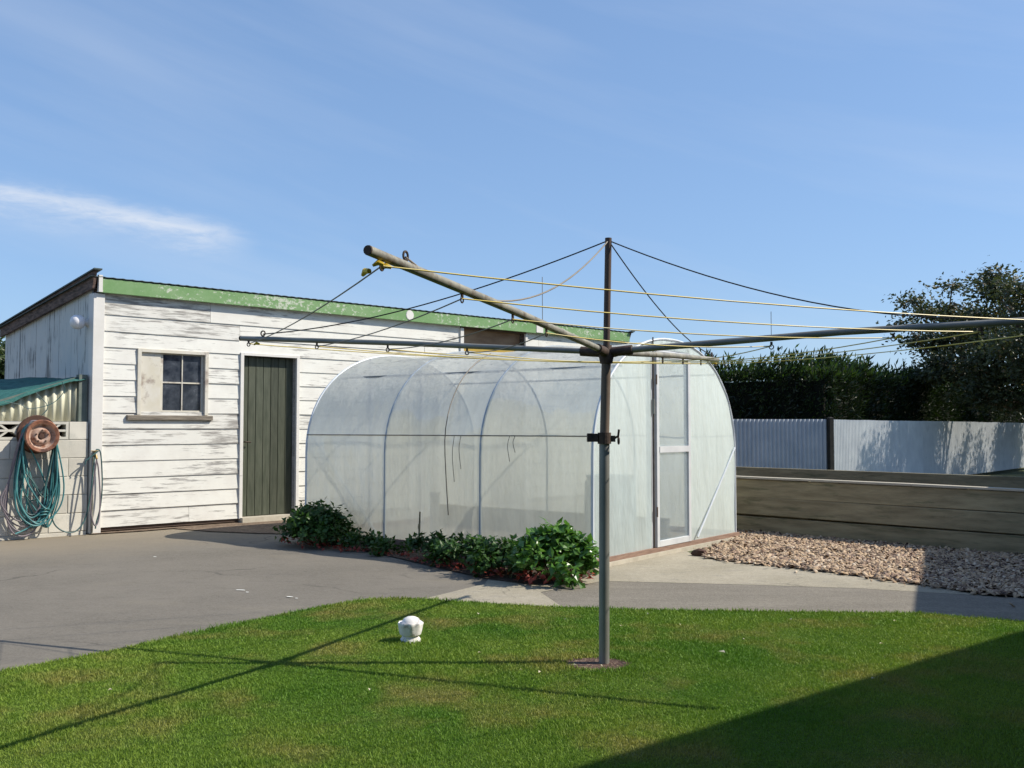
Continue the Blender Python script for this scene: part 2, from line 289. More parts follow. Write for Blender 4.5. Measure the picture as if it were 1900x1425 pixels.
def filmmat(name, tint, trans, dirt=.25, back=.40):
    # hazy polythene: part clear, part scattering through, part scattering back, a little gloss
    m, n, l, b, o = newmat(name); n.remove(b)
    v = coords(n, l, (1, 1, 1)); vs_ = coords(n, l, (5, 5, .5))
    blot = noise_(n, l, v, 1.7, 5); streak = noise_(n, l, vs_, 2.2, 5)
    sz = N(n, 'ShaderNodeSeparateXYZ'); l.new(coords(n, l), sz.inputs[0]); zr = N(n, 'ShaderNodeMapRange'); l.new(sz.outputs[2], zr.inputs[0]); zr.inputs['From Min'].default_value = 1.45; zr.inputs['From Max'].default_value = 1.85; zr.inputs['To Max'].default_value = .16
    sa2 = N(n, 'ShaderNodeMath', operation='ADD'); l.new(noise_(n, l, coords(n, l, (1, .6, 1)), 14, 7, .75), sa2.inputs[0]); l.new(zr.outputs[0], sa2.inputs[1])
    spk = ramp_(n, l, sa2.outputs[0], .68, .80)
    col = mix_(n, l, ramp_(n, l, streak, .35, .75, (0,) * 3, (dirt,) * 3), tint, (.55, .53, .44))
    col = mix_(n, l, ramp_(n, l, spk, .0, 1.0, (0,) * 3, (.55,) * 3), col, (.22, .22, .17))
    tp = N(n, 'ShaderNodeBsdfTransparent'); tp.inputs[0].default_value = (.94, .97, .96, 1)
    tl = N(n, 'ShaderNodeBsdfTranslucent'); l.new(col, tl.inputs[0])
    df = N(n, 'ShaderNodeBsdfDiffuse'); l.new(col, df.inputs[0])
    gl = N(n, 'ShaderNodeBsdfGlossy'); gl.inputs['Roughness'].default_value = .42; gl.inputs[0].default_value = (.9, .95, 1, 1)
    a = N(n, 'ShaderNodeMixShader'); a.inputs[0].default_value = back; l.new(tl.outputs[0], a.inputs[1]); l.new(df.outputs[0], a.inputs[2])
    c = N(n, 'ShaderNodeMixShader'); l.new(ramp_(n, l, blot, .3, .7, (1 - trans - .09,) * 3, (1 - trans + .07,) * 3), c.inputs[0]); l.new(tp.outputs[0], c.inputs[1]); l.new(a.outputs[0], c.inputs[2])
    fr = N(n, 'ShaderNodeFresnel'); fr.inputs[0].default_value = 1.4
    d = N(n, 'ShaderNodeMixShader'); fm = N(n, 'ShaderNodeMath', operation='MULTIPLY'); l.new(fr.outputs[0], fm.inputs[0]); fm.inputs[1].default_value = .16; l.new(fm.outputs[0], d.inputs[0]); l.new(c.outputs[0], d.inputs[1]); l.new(gl.outputs[0], d.inputs[2])
    bm = N(n, 'ShaderNodeBump'); bm.inputs['Strength'].default_value = .55; bm.inputs['Distance'].default_value = .04; l.new(noise_(n, l, coords(n, l, (1.5, 1.5, .5)), 4, 3), bm.inputs['Height'])
    for s in (tl, df, gl): l.new(bm.outputs[0], s.inputs['Normal'])
    l.new(d.outputs[0], o.inputs['Surface'])
    return m
M['film'] = filmmat('hazy_polythene', (.89, .88, .79), .22, .3)
M['film_end'] = filmmat('pale_aqua_polythene', (.81, .91, .90), .22, .18, .5)
M['film_door'] = filmmat('clear_door_polythene', (.72, .79, .86), .74, .1, .3)

# ------------------------------------------------------------------ mesh helpers
class MB:
    def __init__(s): s.v = []; s.f = []; s.mi = []; s.smooth = False
    def add(s, vs_, fs, mi=0):
        o = len(s.v); s.v += [tuple(p) for p in vs_]
        for f in fs: s.f.append(tuple(i + o for i in f)); s.mi.append(mi)
    def box(s, x0, x1, y0, y1, z0, z1, mi=0, M_=None):
        p = [(x0, y0, z0), (x1, y0, z0), (x1, y1, z0), (x0, y1, z0), (x0, y0, z1), (x1, y0, z1), (x1, y1, z1), (x0, y1, z1)]
        if M_: p = [tuple(M_ @ Vector(q)) for q in p]
        s.add(p, [(0, 3, 2, 1), (4, 5, 6, 7), (0, 1, 5, 4), (1, 2, 6, 5), (2, 3, 7, 6), (3, 0, 4, 7)], mi)
        return s
    def hexa(s, p, mi=0):
        s.add(p, [(0, 3, 2, 1), (4, 5, 6, 7), (0, 1, 5, 4), (1, 2, 6, 5), (2, 3, 7, 6), (3, 0, 4, 7)], mi); return s
    def tube(s, pts, r, seg=8, caps=True, mi=0):
        pts = [Vector(p) for p in pts]; n = len(pts); rs = r if isinstance(r, (list, tuple)) else [r] * n
        t0 = (pts[1] - pts[0]).normalized(); up = Vector((0, 0, 1)) if abs(t0.z) < .9 else Vector((1, 0, 0))
        a = t0.cross(up).normalized(); rings = []
        for i, p in enumerate(pts):
            t = (pts[min(i + 1, n - 1)] - pts[max(i - 1, 0)]).normalized()
            a = (a - t * a.dot(t))
            if a.length < 1e-6: a = t.orthogonal()
            a.normalize(); b = t.cross(a)
            rings.append([p + (a * math.cos(k * 2 * math.pi / seg) + b * math.sin(k * 2 * math.pi / seg)) * rs[i] for k in range(seg)])
        vs_ = [q for r_ in rings for q in r_]; fs = []
        for i in range(n - 1):
            for k in range(seg): fs.append((i * seg + k, i * seg + (k + 1) % seg, (i + 1) * seg + (k + 1) % seg, (i + 1) * seg + k))
        if caps: fs.append(tuple(reversed(range(seg)))); fs.append(tuple((n - 1) * seg + k for k in range(seg)))
        s.add(vs_, fs, mi); return s
    def lathe(s, prof, seg=32, M_=None, mi=0, wob=None):
        vs_ = []; n = len(prof)
        for k in range(seg):
            a = k * 2 * math.pi / seg
            for i, (r, z) in enumerate(prof):
                rr = r * (wob(a, i) if wob else 1)
                q = Vector((rr * math.cos(a), rr * math.sin(a), z)); vs_.append(M_ @ q if M_ else q)
        fs = []
        for k in range(seg):
            for i in range(n - 1): fs.append((k * n + i, ((k + 1) % seg) * n + i, ((k + 1) % seg) * n + i + 1, k * n + i + 1))
        s.add(vs_, fs, mi); return s
    def ring(s, c, R_, r, axis=(0, 1, 0), seg=14, ts=6):
        ax = Vector(axis).normalized(); a = ax.orthogonal().normalized(); b = ax.cross(a); c = Vector(c)
        pts = [c + (a * math.cos(k * 2 * math.pi / seg) + b * math.sin(k * 2 * math.pi / seg)) * R_ for k in range(seg + 1)]
        return s.tube(pts, r, ts, False)
    def build(s, name, m, parent=None, smooth=False, bevel=0):
        me = bpy.data.meshes.new(name); me.from_pydata(s.v, [], s.f); me.update()
        ms = m if isinstance(m, list) else [m]
        for q in ms: me.materials.append(M[q] if isinstance(q, str) else q)
        if len(ms) > 1: me.polygons.foreach_set('material_index', s.mi)
        if smooth: me.polygons.foreach_set('use_smooth', [True] * len(me.polygons))
        o = bpy.data.objects.new(name, me); C.objects.link(o)
        if parent: o.parent = parent
        if bevel:
            b = o.modifiers.new('bevel', 'BEVEL'); b.width = bevel; b.segments = 2; b.limit_method = 'ANGLE'
        if smooth: 
            try: me.set_sharp_from_angle(angle=R(45))
            except Exception: pass
        return o
def tag(o, label=None, cat=None, group=None, kind=None):
    if label: o['label'] = label
    if cat: o['category'] = cat
    if group: o['group'] = group
    if kind: o['kind'] = kind
    return o
def thing(name, loc, rz, label, cat, group=None):
    o = bpy.data.objects.new(name, None); C.objects.link(o); o.empty_display_size = .2
    o.location = loc; o.rotation_euler = (0, 0, rz); return tag(o, label, cat, group)
def sag(a, b, drop, n=14, skew=0.0):
    a = Vector(a); b = Vector(b); out = []
    for i in range(n + 1):
        t = i / n; p = a.lerp(b, t); p.z -= drop * 4 * t * (1 - t) * (1 + skew * (t - .5)); out.append(p)
    return out
def smoothpath(pts, n=8):
    P = [Vector(p) for p in pts]; P = [P[0] * 2 - P[1]] + P + [P[-1] * 2 - P[-2]]; out = []
    for i in range(1, len(P) - 2):
        for k in range(n):
            t = k / n; a, b, c, d = P[i - 1:i + 3]
            out.append(.5 * ((2 * b) + (c - a) * t + (2 * a - 5 * b + 4 * c - d) * t * t + (3 * b - a - 3 * c + d) * t ** 3))
    out.append(P[-2]); return out
def leaves(n, posf, size, mb=None, fold=.25, aspect=.5, updir=.5):
    """n leaf-shaped quads folded on the midrib; posf() -> (pos, outward normal)"""
    vs_ = []; fs = []
    for i in range(n):
        p, nm = posf(); s_ = size * random.uniform(.6, 1.3)
        d = Vector((random.gauss(0, 1), random.gauss(0, 1), random.gauss(0, .6))) + nm * .6; d.normalize()
        nn = nm * 1.0 + Vector((random.gauss(0, .5), random.gauss(0, .5), updir + random.gauss(0, .4))); 
        sd = d.cross(nn)
        if sd.length < 1e-4: continue
        sd.normalize(); nn = sd.cross(d)
        w = s_ * aspect * .5; o = len(vs_)
        vs_ += [p, p + d * s_ * .45 + sd * w + nn * (w * fold), p + d * s_ - nn * s_ * .12, p + d * s_ * .45 - sd * w + nn * (w * fold), p + d * s_ * .5]
        fs += [(o, o + 4, o + 1), (o + 1, o + 4, o + 2), (o, o + 3, o + 4), (o + 3, o + 2, o + 4)]
    mb = mb or MB(); mb.add(vs_, fs); return mb

# ------------------------------------------------------------------ ground
def zg(x): return -0.026 * min(max(x - 2.5, 0), 3.8)
def sheet(name, poly, dz, m, kind='structure', skirt=0.0, parent=None):
    bm = bmesh.new(); vs_ = [bm.verts.new((x, y, 0)) for x, y in poly]; f = bm.faces.new(vs_)
    if f.normal.z < 0: f.normal_flip()
    for bx in (2.5, 6.3):
        bmesh.ops.bisect_plane(bm, geom=bm.verts[:] + bm.edges[:] + bm.faces[:], plane_co=(bx, 0, 0), plane_no=(1, 0, 0))
    bmesh.ops.triangulate(bm, faces=bm.faces[:])
    for v in bm.verts: v.co.z = zg(v.co.x) + dz
    if skirt:
        be = [e for e in bm.edges if e.is_boundary]
        r = bmesh.ops.extrude_edge_only(bm, edges=be)
        for g in r['geom']:
            if isinstance(g, bmesh.types.BMVert): g.co.z -= skirt
    bmesh.ops.recalc_face_normals(bm, faces=bm.faces[:])
    for f in bm.faces:
        if abs(f.normal.z) > .9 and f.normal.z < 0: f.normal_flip()
    me = bpy.data.meshes.new(name); bm.to_mesh(me); bm.free(); me.materials.append(M[m])
    o = bpy.data.objects.new(name, me); C.objects.link(o)
    if parent: o.parent = parent
    if kind: o['kind'] = kind
    return o
sheet('ground', [(-600, -300), (600, -300), (600, 900), (-600, 900)], -.012, 'ground')
LAWN_EDGE = [(-6.2, -1.0), (-4.4, 2.0), (-3.3, 3.5), (-2.388, 4.656), (-2.038, 5.097), (-1.618, 5.751), (-1.203, 6.347), (-1.06, 6.50), (-.93, 6.601), (-.75, 6.635), (-.535, 6.581),
             (.172, 6.347), (.841, 6.218), (1.83, 6.147), (2.461, 6.112), (3.038, 5.92), (4.2, 5.75), (6.0, 5.6)]
# drive: everything left of the seam, right up to the shed
sheet('driveway', [(-14, -2), (-6.3, -2), (-6.2, -1.0)] + LAWN_EDGE[1:10] + [(-.675, 6.58), (-.2, 7.374), (-.1, 8.7), (-2.2, 10.4), (-1.6, 11.2), (3.0, 17.0), (-2, 19), (-14, 12)], -.004, 'driveway')
sheet('concrete_path', [(-.675, 6.60), (-.535, 6.575), (.172, 6.345), (.35, 6.31), (.20, 7.0), (.692, 7.503), (1.786, 7.323), (2.84, 7.081), (3.3, 6.98), (3.1, 7.5), (2.407, 8.07), (1.785, 8.659), (1.6, 9.4), (.6, 8.3), (-.1, 8.6), (-.2, 7.374)], .0, 'concrete')
sheet('sealed_path', [(.352, 6.312), (.841, 6.215), (1.83, 6.145), (2.461, 6.11), (3.038, 5.91), (4.2, 5.74), (6.0, 5.6), (6.0, 6.2), (4.6, 6.55), (3.562, 6.921), (3.3, 6.976), (2.84, 7.077), (1.786, 7.319), (.692, 7.499), (.204, 6.998)], -.001, 'path')
lawn = sheet('lawn', LAWN_EDGE + [(6.0, -4), (-6.2, -4)], .018, 'turf', skirt=.04)
# bed of earth beside the greenhouse, apron of dirt at the shed door
GH = Vector((.664, 8.163)); gu = Vector((.608, .794)); gv = Vector((-.794, .608))
def GL(a, b): q = GH + gu * a + gv * b; return (q.x, q.y)
sheet('soil_bed', [GL(-.02, 3.6), GL(-.14, 3.5), GL(-.16, 2.9), GL(-.45, 1.9), GL(-.84, .75), GL(-.98, .3), GL(-1.0, -.1), GL(-.75, -.30), GL(-.2, -.16), GL(-.02, .0)], .006, 'soil')
sheet('dirt_apron', [(-3.95, 11.42), (-3.35, 11.05), (-2.75, 10.85), (-2.2, 10.75), (-2.0, 11.3), (-2.3, 12.9), (-2.62, 12.66)], .006, 'dirt')
wq = lambda a_, b_: ((SOx + .725 * a_ - .689 * b_), (SOy + .689 * a_ + .725 * b_)); SOx, SOy = -4.593, 10.866
sheet('wall_foot_dirt', [wq(-.1, .05), wq(-.05, -.10), wq(.5, -.16), wq(.9, -.12), wq(1.3, -.2), wq(1.75, -.26), wq(1.8, .05)], .008, 'dirt')
sheet('dirt_ring', [(.444 + .02 + .165 * math.cos(a) * (1 + .15 * math.sin(3 * a)) - .06, 4.79 + .15 * math.sin(a) * (1 + .12 * math.cos(5 * a))) for a in [k * math.pi / 12 for k in range(24)]], .0205, 'ring_dirt')

# ------------------------------------------------------------------ shed
SA = math.atan2(.689, .725)
SO = Vector((-4.593, 10.866, 0))
shed = thing('shed', SO, SA, 'long white weatherboard shed with green fascia and peeling paint', 'shed')
SL = 9.05; SD = 3.12; B0 = .061; BH = .1813
def roofz(y): return 2.80 - .103 * y
WIN = (.50, 1.27, 1.305, 2.02); DOOR = (1.775, 2.515, .05, 2.045); DOOR2 = (4.37, 4.85, .05, 1.90); BAY = (5.32, 6.60, .05, 2.63)
HOLES = [WIN, DOOR, DOOR2, BAY]
def spans(z0, z1, x0, x1, pad=.045):
    cuts = sorted([(h[0] - pad, h[1] + pad) for h in HOLES if h[2] < z1 - .04 and h[3] + pad > z0 + .06])
    out = []; x = x0
    for a, b in cuts:
        if a > x: out.append((x, a))
        x = max(x, b)
    if x < x1: out.append((x, x1))
    return out
JOINTS = {13: [1.335, 6.9], 12: [1.725, 4.6], 11: [4.45, 7.4], 9: [3.4], 7: [3.05, 7.9], 6: [4.0], 5: [3.3, 6.9], 4: [2.9, 8.0], 2: [3.6], 0: [1.1]}
WORN = {(13, 0), (12, 0), (6, 0), (6, 1), (5, 0)}
for k in range(14):
    z0 = B0 + BH * k; z1 = min(z0 + BH, 2.70)
    if k == 13: z1 = 2.70
    segs = []
    for a, b in spans(z0, z1, .075, SL - .02):
        js = [j for j in JOINTS.get(k, []) if a + .1 < j < b - .1]; p = a
        for j in js: segs.append((p, j - .002)); p = j + .002
        segs.append((p, b))
    for i, (a, b) in enumerate(segs):
        dz = random.uniform(-.003, .003); yo = random.uniform(-.003, .002); tl = random.uniform(-.004, .004)
        if k == 12 and i == 0: tl = -.012
        mb = MB()
        # lapped board: foot stands 24 mm proud, head tucked under the board above
        mb.hexa([(a, -.019 + yo, z0 + dz), (b, -.019 + yo, z0 + dz + tl), (b, .0, z0 + dz + tl), (a, .0, z0 + dz),
                 (a, -.006, z1 + .012), (b, -.006, z1 + .012), (b, .0, z1 + .012), (a, .0, z1 + .012)])
        worn = (k, i) in WORN or (a < 2.56 < b + .01 and k in (4, 5, 6, 7)) or random.random() < .08
        mb.build('weatherboard', 'board_worn' if worn else 'board', shed)
# wall lining behind the boards, with the openings left free
def lining(name, x0, x1, y0, y1, z1, holes, m):
    mb = MB(); xs = sorted(set([x0, x1] + [h[i] for h in holes for i in (0, 1)]))
    for a, b in zip(xs[:-1], xs[1:]):
        hs = [h for h in holes if h[0] <= a + 1e-6 and h[1] >= b - 1e-6]
        if not hs: mb.box(a, b, y0, y1, .02, z1)
        else:
            h = hs[0]
            if h[2] > .03: mb.box(a, b, y0, y1, .02, h[2])
            if h[3] < z1: mb.box(a, b, y0, y1, h[3], z1)
    return mb.build(name, m, shed)
lining('front_wall', .0, SL, .002, .09, 2.70, HOLES, 'lining')
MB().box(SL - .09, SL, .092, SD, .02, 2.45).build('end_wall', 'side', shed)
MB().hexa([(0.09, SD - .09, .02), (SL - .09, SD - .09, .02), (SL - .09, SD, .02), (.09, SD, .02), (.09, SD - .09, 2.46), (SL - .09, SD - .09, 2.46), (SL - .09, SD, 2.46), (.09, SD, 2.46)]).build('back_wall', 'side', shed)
MB().box(.09, SL - .09, .09, SD - .09, .01, .03).build('floor', 'lining', shed)
# side wall of upright boards
x = 0.092; nb = 15; w = (SD - .09) / nb
for i in range(nb):
    y0 = .092 + i * w; y1 = y0 + w - .005; jit = random.uniform(-.005, .004)
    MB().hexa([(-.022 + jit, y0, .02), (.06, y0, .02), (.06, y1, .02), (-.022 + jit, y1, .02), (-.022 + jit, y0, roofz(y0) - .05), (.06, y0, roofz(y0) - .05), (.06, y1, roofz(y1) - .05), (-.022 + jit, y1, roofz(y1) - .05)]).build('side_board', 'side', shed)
# corner board, fascia, barge
MB().box(-.055, .068, -.048, .0885, .0, 2.64).build('corner_board', 'trim', shed, bevel=.004)
fa = MB(); 
fa.box(.0, SL + .02, -.088, -.052, 2.648, 2.805); fa.build('fascia', 'green_paint', shed, bevel=.004)
MB().box(-.02, .022, -.098, -.052, 2.652, 2.84).build('fascia_end_cap', 'trim', shed)
patch = MB(); patch.lathe([(.0, .0), (.07, .0), (.066, .006), (.0, .006)], 14, Matrix.Translation((4.28, -.0885, 2.735)) @ Matrix.Rotation(R(90), 4, 'X')); patch.build('fascia_patch', 'trim', shed)
MB().box(6.78, 6.93, -.096, -.0885, 2.66, 2.79).build('fascia_patch', 'trim', shed)
MB().box(SL - .01, SL + .035, -.06, .09, 2.1, 2.646).build('corner_board', 'trim', shed)
for xx in (-.075, SL + .02):
    bt = 2.885 if xx < 0 else 2.82
    MB().hexa([(xx, -.06, 2.69), (xx + .03, -.06, 2.69), (xx + .03, SD + .05, roofz(SD) - .115), (xx, SD + .05, roofz(SD) - .115),
               (xx, -.11, bt), (xx + .03, -.11, bt), (xx + .03, SD + .05, roofz(SD) + .03), (xx, SD + .05, roofz(SD) + .03)]).build('barge_board', 'barge', shed)
    MB().hexa([(xx - .02, -.15, bt + .003), (xx + .07, -.15, bt + .003), (xx + .07, SD + .1, roofz(SD) + .033), (xx - .02, SD + .1, roofz(SD) + .033),
               (xx - .02, -.15, bt + .018), (xx + .07, -.15, bt + .018), (xx + .07, SD + .1, roofz(SD) + .048), (xx - .02, SD + .1, roofz(SD) + .048)]).build('roof_flashing', 'roof_iron', shed)
# corrugated roof
rm = MB(); nx = 260; y0, y1 = -.10, SD + .12
for j, y in enumerate((y0, y1)):
    for i in range(nx + 1):
        xx = -.11 + (SL + .22) * i / nx; rm.v.append((xx, y, roofz(y) + .012 + .003 * math.sin(i * math.pi * .66)))
for i in range(nx): rm.f.append((i, i + 1, nx + 2 + i, nx + 1 + i)); rm.mi.append(0)
ro = rm.build('roof', 'roof_iron', shed); so = ro.modifiers.new('thick', 'SOLIDIFY'); so.thickness = .006
# window: boarded third on the left, four panes on the right
a, b, z0, z1 = WIN
wf = MB(); wf.box(a - .044, a, -.034, .04, z0, z1 + .04); wf.box(b, b + .044, -.034, .04, z0, z1 + .04); wf.box(a, b, -.034, .04, z1, z1 + .04)
win = wf.build('window', 'frame_paint', shed, bevel=.003)
MB().box(a, .735, .0, .022, z0 + .012, z1).build('boarded_panel', 'frame_paint', win)
MB().box(a - .16, b + .10, -.050, .04, z0 - .060, z0 - .004).build('sill', 'sill', win, bevel=.006)
sa = MB(); pa, pb, pz0, pz1 = .740, b - .028, z0 + .055, z1 - .012
sa.box(.737, pa + .03, .012, .045, z0, z1); sa.box(pb, b, .012, .045, z0, z1); sa.box(pa + .03, pb, .012, .045, z0, pz0); sa.box(pa + .03, pb, .012, .045, pz1, z1)
sa.build('sash', 'frame_paint', win)
cx = (pa + .03 + pb) / 2; cz = (pz0 + pz1) / 2
MB().box(cx - .006, cx + .006, .014, .043, pz0, pz1).build('glazing_bar', 'frame_paint', win)
gb = MB(); gb.box(pa + .03, cx - .008, .015, .042, cz - .008, cz + .008); gb.box(cx + .008, pb, .015, .042, cz - .008, cz + .008); gb.build('glazing_bar', 'frame_paint', win)
for (q0, q1) in ((pa + .03, cx - .008), (cx + .008, pb)):
    for (r0, r1) in ((pz0, cz - .008), (cz + .008, pz1)): MB().box(q0, q1, .028, .032, r0, r1).build('pane', 'glass', win)
# plank door set back in its reveal
a, b, z0, z1 = DOOR
dj = MB(); dj.box(a - .044, a, -.036, .09, z0, z1 + .035); dj.box(b, b + .044, -.036, .09, z0, z1 + .035); dj.box(a, b, -.036, .09, z1, z1 + .035); dj.build('door_frame', 'trim', shed, bevel=.003)
door = MB(); door.box(a + .004, b - .004, .082, .10, z0 + .02, z1 - .004); door = door.build('door', 'door_green', shed)
npk = 7; w = (b - a - .008) / npk
for i in range(npk):
    MB().box(a + .004 + i * w + .003, a + .004 + (i + 1) * w - .003, .058 + random.uniform(0, .004), .0815, z0 + .022, z1 - .006).build('plank', 'door_green', door, bevel=.003)
hd = MB(); hd.tube([(a + .06, .057, .985), (a + .06, .012, .985)], .008, 8); hd.tube([(a + .06, .014, .985), (a + .13, .012, .98)], .008, 8); hd.build('handle', 'cast', door, True)
MB().box(a - .03, b + .03, -.10, .10, -.01, .066).build('door_step', 'plinth', shed)
# second door behind the greenhouse
a, b, z0, z1 = DOOR2
d2 = MB().box(a, b, .03, .06, z0, z1).build('door', 'door_blue', shed); tag(d2, 'grey-blue narrow door behind the greenhouse')
MB().tube([(b - .07, .03, 1.0), (b - .07, -.01, 1.0), (b - .13, -.01, 1.0)], .009, 8).build('handle', 'cast', d2, True)
fr = MB(); fr.box(a - .044, a, -.034, .07, z0, z1 + .04); fr.box(b, b + .044, -.034, .07, z0, z1 + .04); fr.box(a, b, -.034, .07, z1, z1 + .04); fr.build('door_frame', 'trim', shed)
# open bay near the far end
a, b, z0, z1 = BAY
fr = MB(); fr.box(a - .06, a, -.04, .09, .02, z1); fr.box(b, b + .044, -.034, .09, .02, z1); fr.build('bay_post', 'trim', shed)
MB().box(a, b, .30, .33, .03, 2.20).build('bay_door', 'door_blue', shed)
MB().box(a + .002, b - .002, .09, .125, 2.20, 2.40).build('yellow_rail', 'yellow', shed)
MB().box(a + .002, b - .002, .10, .13, 2.401, 2.64).build('brown_panel', 'brown_board', shed)

# bulkhead lamp on the side wall near the corner
lp = thing('wall_lamp', SO + Matrix.Rotation(SA, 3, 'Z') @ Vector((-.02, .14, 2.325)), SA, 'round white lamp on the shed side wall near the corner', 'lamp')
ax = Matrix.Rotation(R(-90), 4, 'Y')
mb = MB(); mb.lathe([(.0, .0), (.055, .0), (.055, .02), (.04, .04), (.035, .06), (.0, .06)], 20, Matrix.Translation((-.006, 0, 0)) @ ax); mb.build('lamp_base', 'trim', lp, True)
mb = MB(); mb.lathe([(.036, .055), (.06, .07), (.078, .10), (.082, .13), (.076, .165), (.055, .192), (.025, .205), (.0, .207)], 24, Matrix.Translation((-.006, 0, 0)) @ ax); mb.build('globe', 'lamp_white', lp, True)

# ------------------------------------------------------------------ block wall left of the shed
bw = thing('block_wall', SO, SA, 'cream concrete block wall left of the shed with pierced top course', 'wall')
bh = .19; bl = .385; top = 1.222
BWY = -.01
for c in range(7):
    z1 = top - c * (bh + .008); z0 = max(z1 - bh, -.08)
    if z1 < -.05: continue
    off = 0 if c % 2 == 0 else bl / 2
    xs = [-.072]; xx = -.072 - (.20 if c % 2 == 0 else .395)
    while xx > -2.6: xs.append(xx); xx -= bl + .008
    xs.append(-2.65)
    for i in range(len(xs) - 1):
        x1 = xs[i] - (0 if i == 0 else .008); x0 = xs[i + 1]
        if c == 0 and i > 0:
            mb = MB(); t = .028; y0, y1 = BWY, BWY + .14
            mb.box(x0, x1, y0, y1, z0, z0 + t); mb.box(x0, x1, y0, y1, z1 - t, z1); mb.box(x0, x0 + t, y0, y1, z0 + t, z1 - t); mb.box(x1 - t, x1, y0, y1, z0 + t, z1 - t)
            mx_, mz_ = (x0 + x1) / 2, (z0 + z1) / 2
            mb.box(x0 + t, x1 - t, y0 + .002, y1 - .002, mz_ - .012, mz_ + .012)
            for sx in (-1, 1):
                for sz in (-1, 1):
                    pts = [(mx_ + sx * .035, mz_ + sz * .0125), (mx_ + sx * .105, z1 - t - .0005 if sz > 0 else z0 + t + .0005)]
                    (ax_, az_), (bx_, bz_) = pts; wd = .016
                    mb.hexa([(ax_ - wd, y0 + .004, az_), (ax_ + wd, y0 + .004, az_), (ax_ + wd, y1 - .004, az_), (ax_ - wd, y1 - .004, az_), (bx_ - wd, y0 + .004, bz_), (bx_ + wd, y0 + .004, bz_), (bx_ + wd, y1 - .004, bz_), (bx_ - wd, y1 - .004, bz_)])
            mb.build('pierced_block', 'block', bw)
        else:
            MB().box(x0, x1, BWY + random.uniform(-.002, .002), BWY + .14, z0, z1).build('block', 'block', bw, bevel=.004)
MB().box(-2.64, -.074, BWY + .006, BWY + .134, -.08, top - bh - .004).build('mortar', 'mortar', bw)

MB().box(-2.6, -.08, BWY + .145, BWY + .165, .9, 1.215).build('hole_shade_board', 'core', bw)  # added near-black board, painted stand-in for the shade behind the block holes
# cream corrugated screen and shade cloth above the wall
def edgez(x): return 1.745 + .345 * x
ls = thing('corrugated_screen', SO, SA, 'cream corrugated sheet with sloping top standing on the block wall', 'screen')
mb = MB(); n_ = 160; x0, x1 = -1.75, -.17
for i in range(n_ + 1):
    xx = x0 + (x1 - x0) * i / n_; y = .10 + .017 * math.sin((xx - x0) / .085 * 2 * math.pi)
    mb.v += [(xx, y, 1.226), (xx, y, max(edgez(xx), 1.23))]
for i in range(n_): mb.f.append((2 * i, 2 * i + 2, 2 * i + 3, 2 * i + 1)); mb.mi.append(0)
o = mb.build('corrugated_sheet', 'cream_sheet', ls, True); so = o.modifiers.new('thick', 'SOLIDIFY'); so.thickness = .004
MB().box(-.165, -.075, .03, .12, 1.226, 1.74).build('post', 'post_green', ls)
MB().hexa([(-1.76, .07, edgez(-1.76) + .003), (-.167, .07, edgez(-.167) + .003), (-.167, .135, edgez(-.167) + .003), (-1.76, .135, edgez(-1.76) + .003), (-1.76, .07, edgez(-1.76) + .03), (-.167, .07, edgez(-.167) + .03), (-.167, .135, edgez(-.167) + .03), (-1.76, .135, edgez(-1.76) + .03)]).build('top_rail', 'post_green', ls)
mb = MB(); nx, ny = 40, 14
for j in range(ny + 1):
    for i in range(nx + 1):
        s_ = i / nx; t = j / ny; xx = -1.85 + (1.75) * s_; y = .02 + 1.25 * t
        zf = edgez(xx) + .036; zb = 1.775 + .10 * xx
        z = zf * (1 - t) + zb * t + .018 * mnoise.noise(Vector((xx * 5, y * 5, 3))) - .03 * math.sin(t * math.pi) * (1 if zb > zf else .3)
        if j == 0: z = zf - (.03 + .05 * max(0, mnoise.noise(Vector((xx * 4, 9, 1)))) + .05 * max(0, -xx - .5))
        mb.v.append((xx, y + (-.01 if j == 0 else 0), z))
for j in range(ny):
    for i in range(nx): q = j * (nx + 1) + i; mb.f.append((q, q + 1, q + nx + 2, q + nx + 1)); mb.mi.append(0)
sc = thing('shade_cloth', SO, SA, 'teal shade cloth stretched behind the cream corrugated sheet', 'shade cloth')
o = mb.build('cloth', 'teal_cloth', sc, True); so = o.modifiers.new('thick', 'SOLIDIFY'); so.thickness = .004
mb = MB(); mb.tube(smoothpath([(-.93, .0, 1.43), (-.78, -.005, 1.40), (-.66, -.005, 1.36), (-.45, -.005, 1.42), (-.33, -.005, 1.56), (-.36, -.005, 1.66)]), .004, 6)
mb.tube(smoothpath([(-.62, .0, 1.53), (-.5, -.01, 1.38), (-.58, -.01, 1.27)]), .004, 6); mb.build('tie_cord', 'hose_dark', sc, True)

# wheel rim used as a hose hanger
RX, RZ = -.625, 1.07
RS = .88
rimr = thing('wheel_rim', SO + Matrix.Rotation(SA, 3, 'Z') @ Vector((RX, BWY, RZ)), SA, 'rusty car wheel rim fixed on the block wall as a hose hanger', 'wheel rim')
ax = Matrix.Rotation(R(90), 4, 'X')
mb = MB(); mb.lathe([(.150, .235), (.186, .245), (.196, .235), (.196, .222), (.178, .216), (.168, .20), (.150, .19), (.146, .10), (.150, .06), (.168, .045), (.190, .03), (.195, .012), (.190, .002), (.14, .002)], 40, ax); mb.build('rim_barrel', 'rust', rimr, True)
mb = MB(); mb.lathe([(.150, .234), (.140, .205), (.118, .190), (.100, .205), (.086, .222), (.066, .226), (.048, .215), (.036, .20)], 40, ax); mb.build('rim_dish', 'rust_pale', rimr, True)
mb = MB(); mb.lathe([(.0, .16), (.034, .17), (.036, .205), (.03, .222), (.0, .222)], 18, ax); mb.build('hub_hole', 'rust_dark', rimr, True)
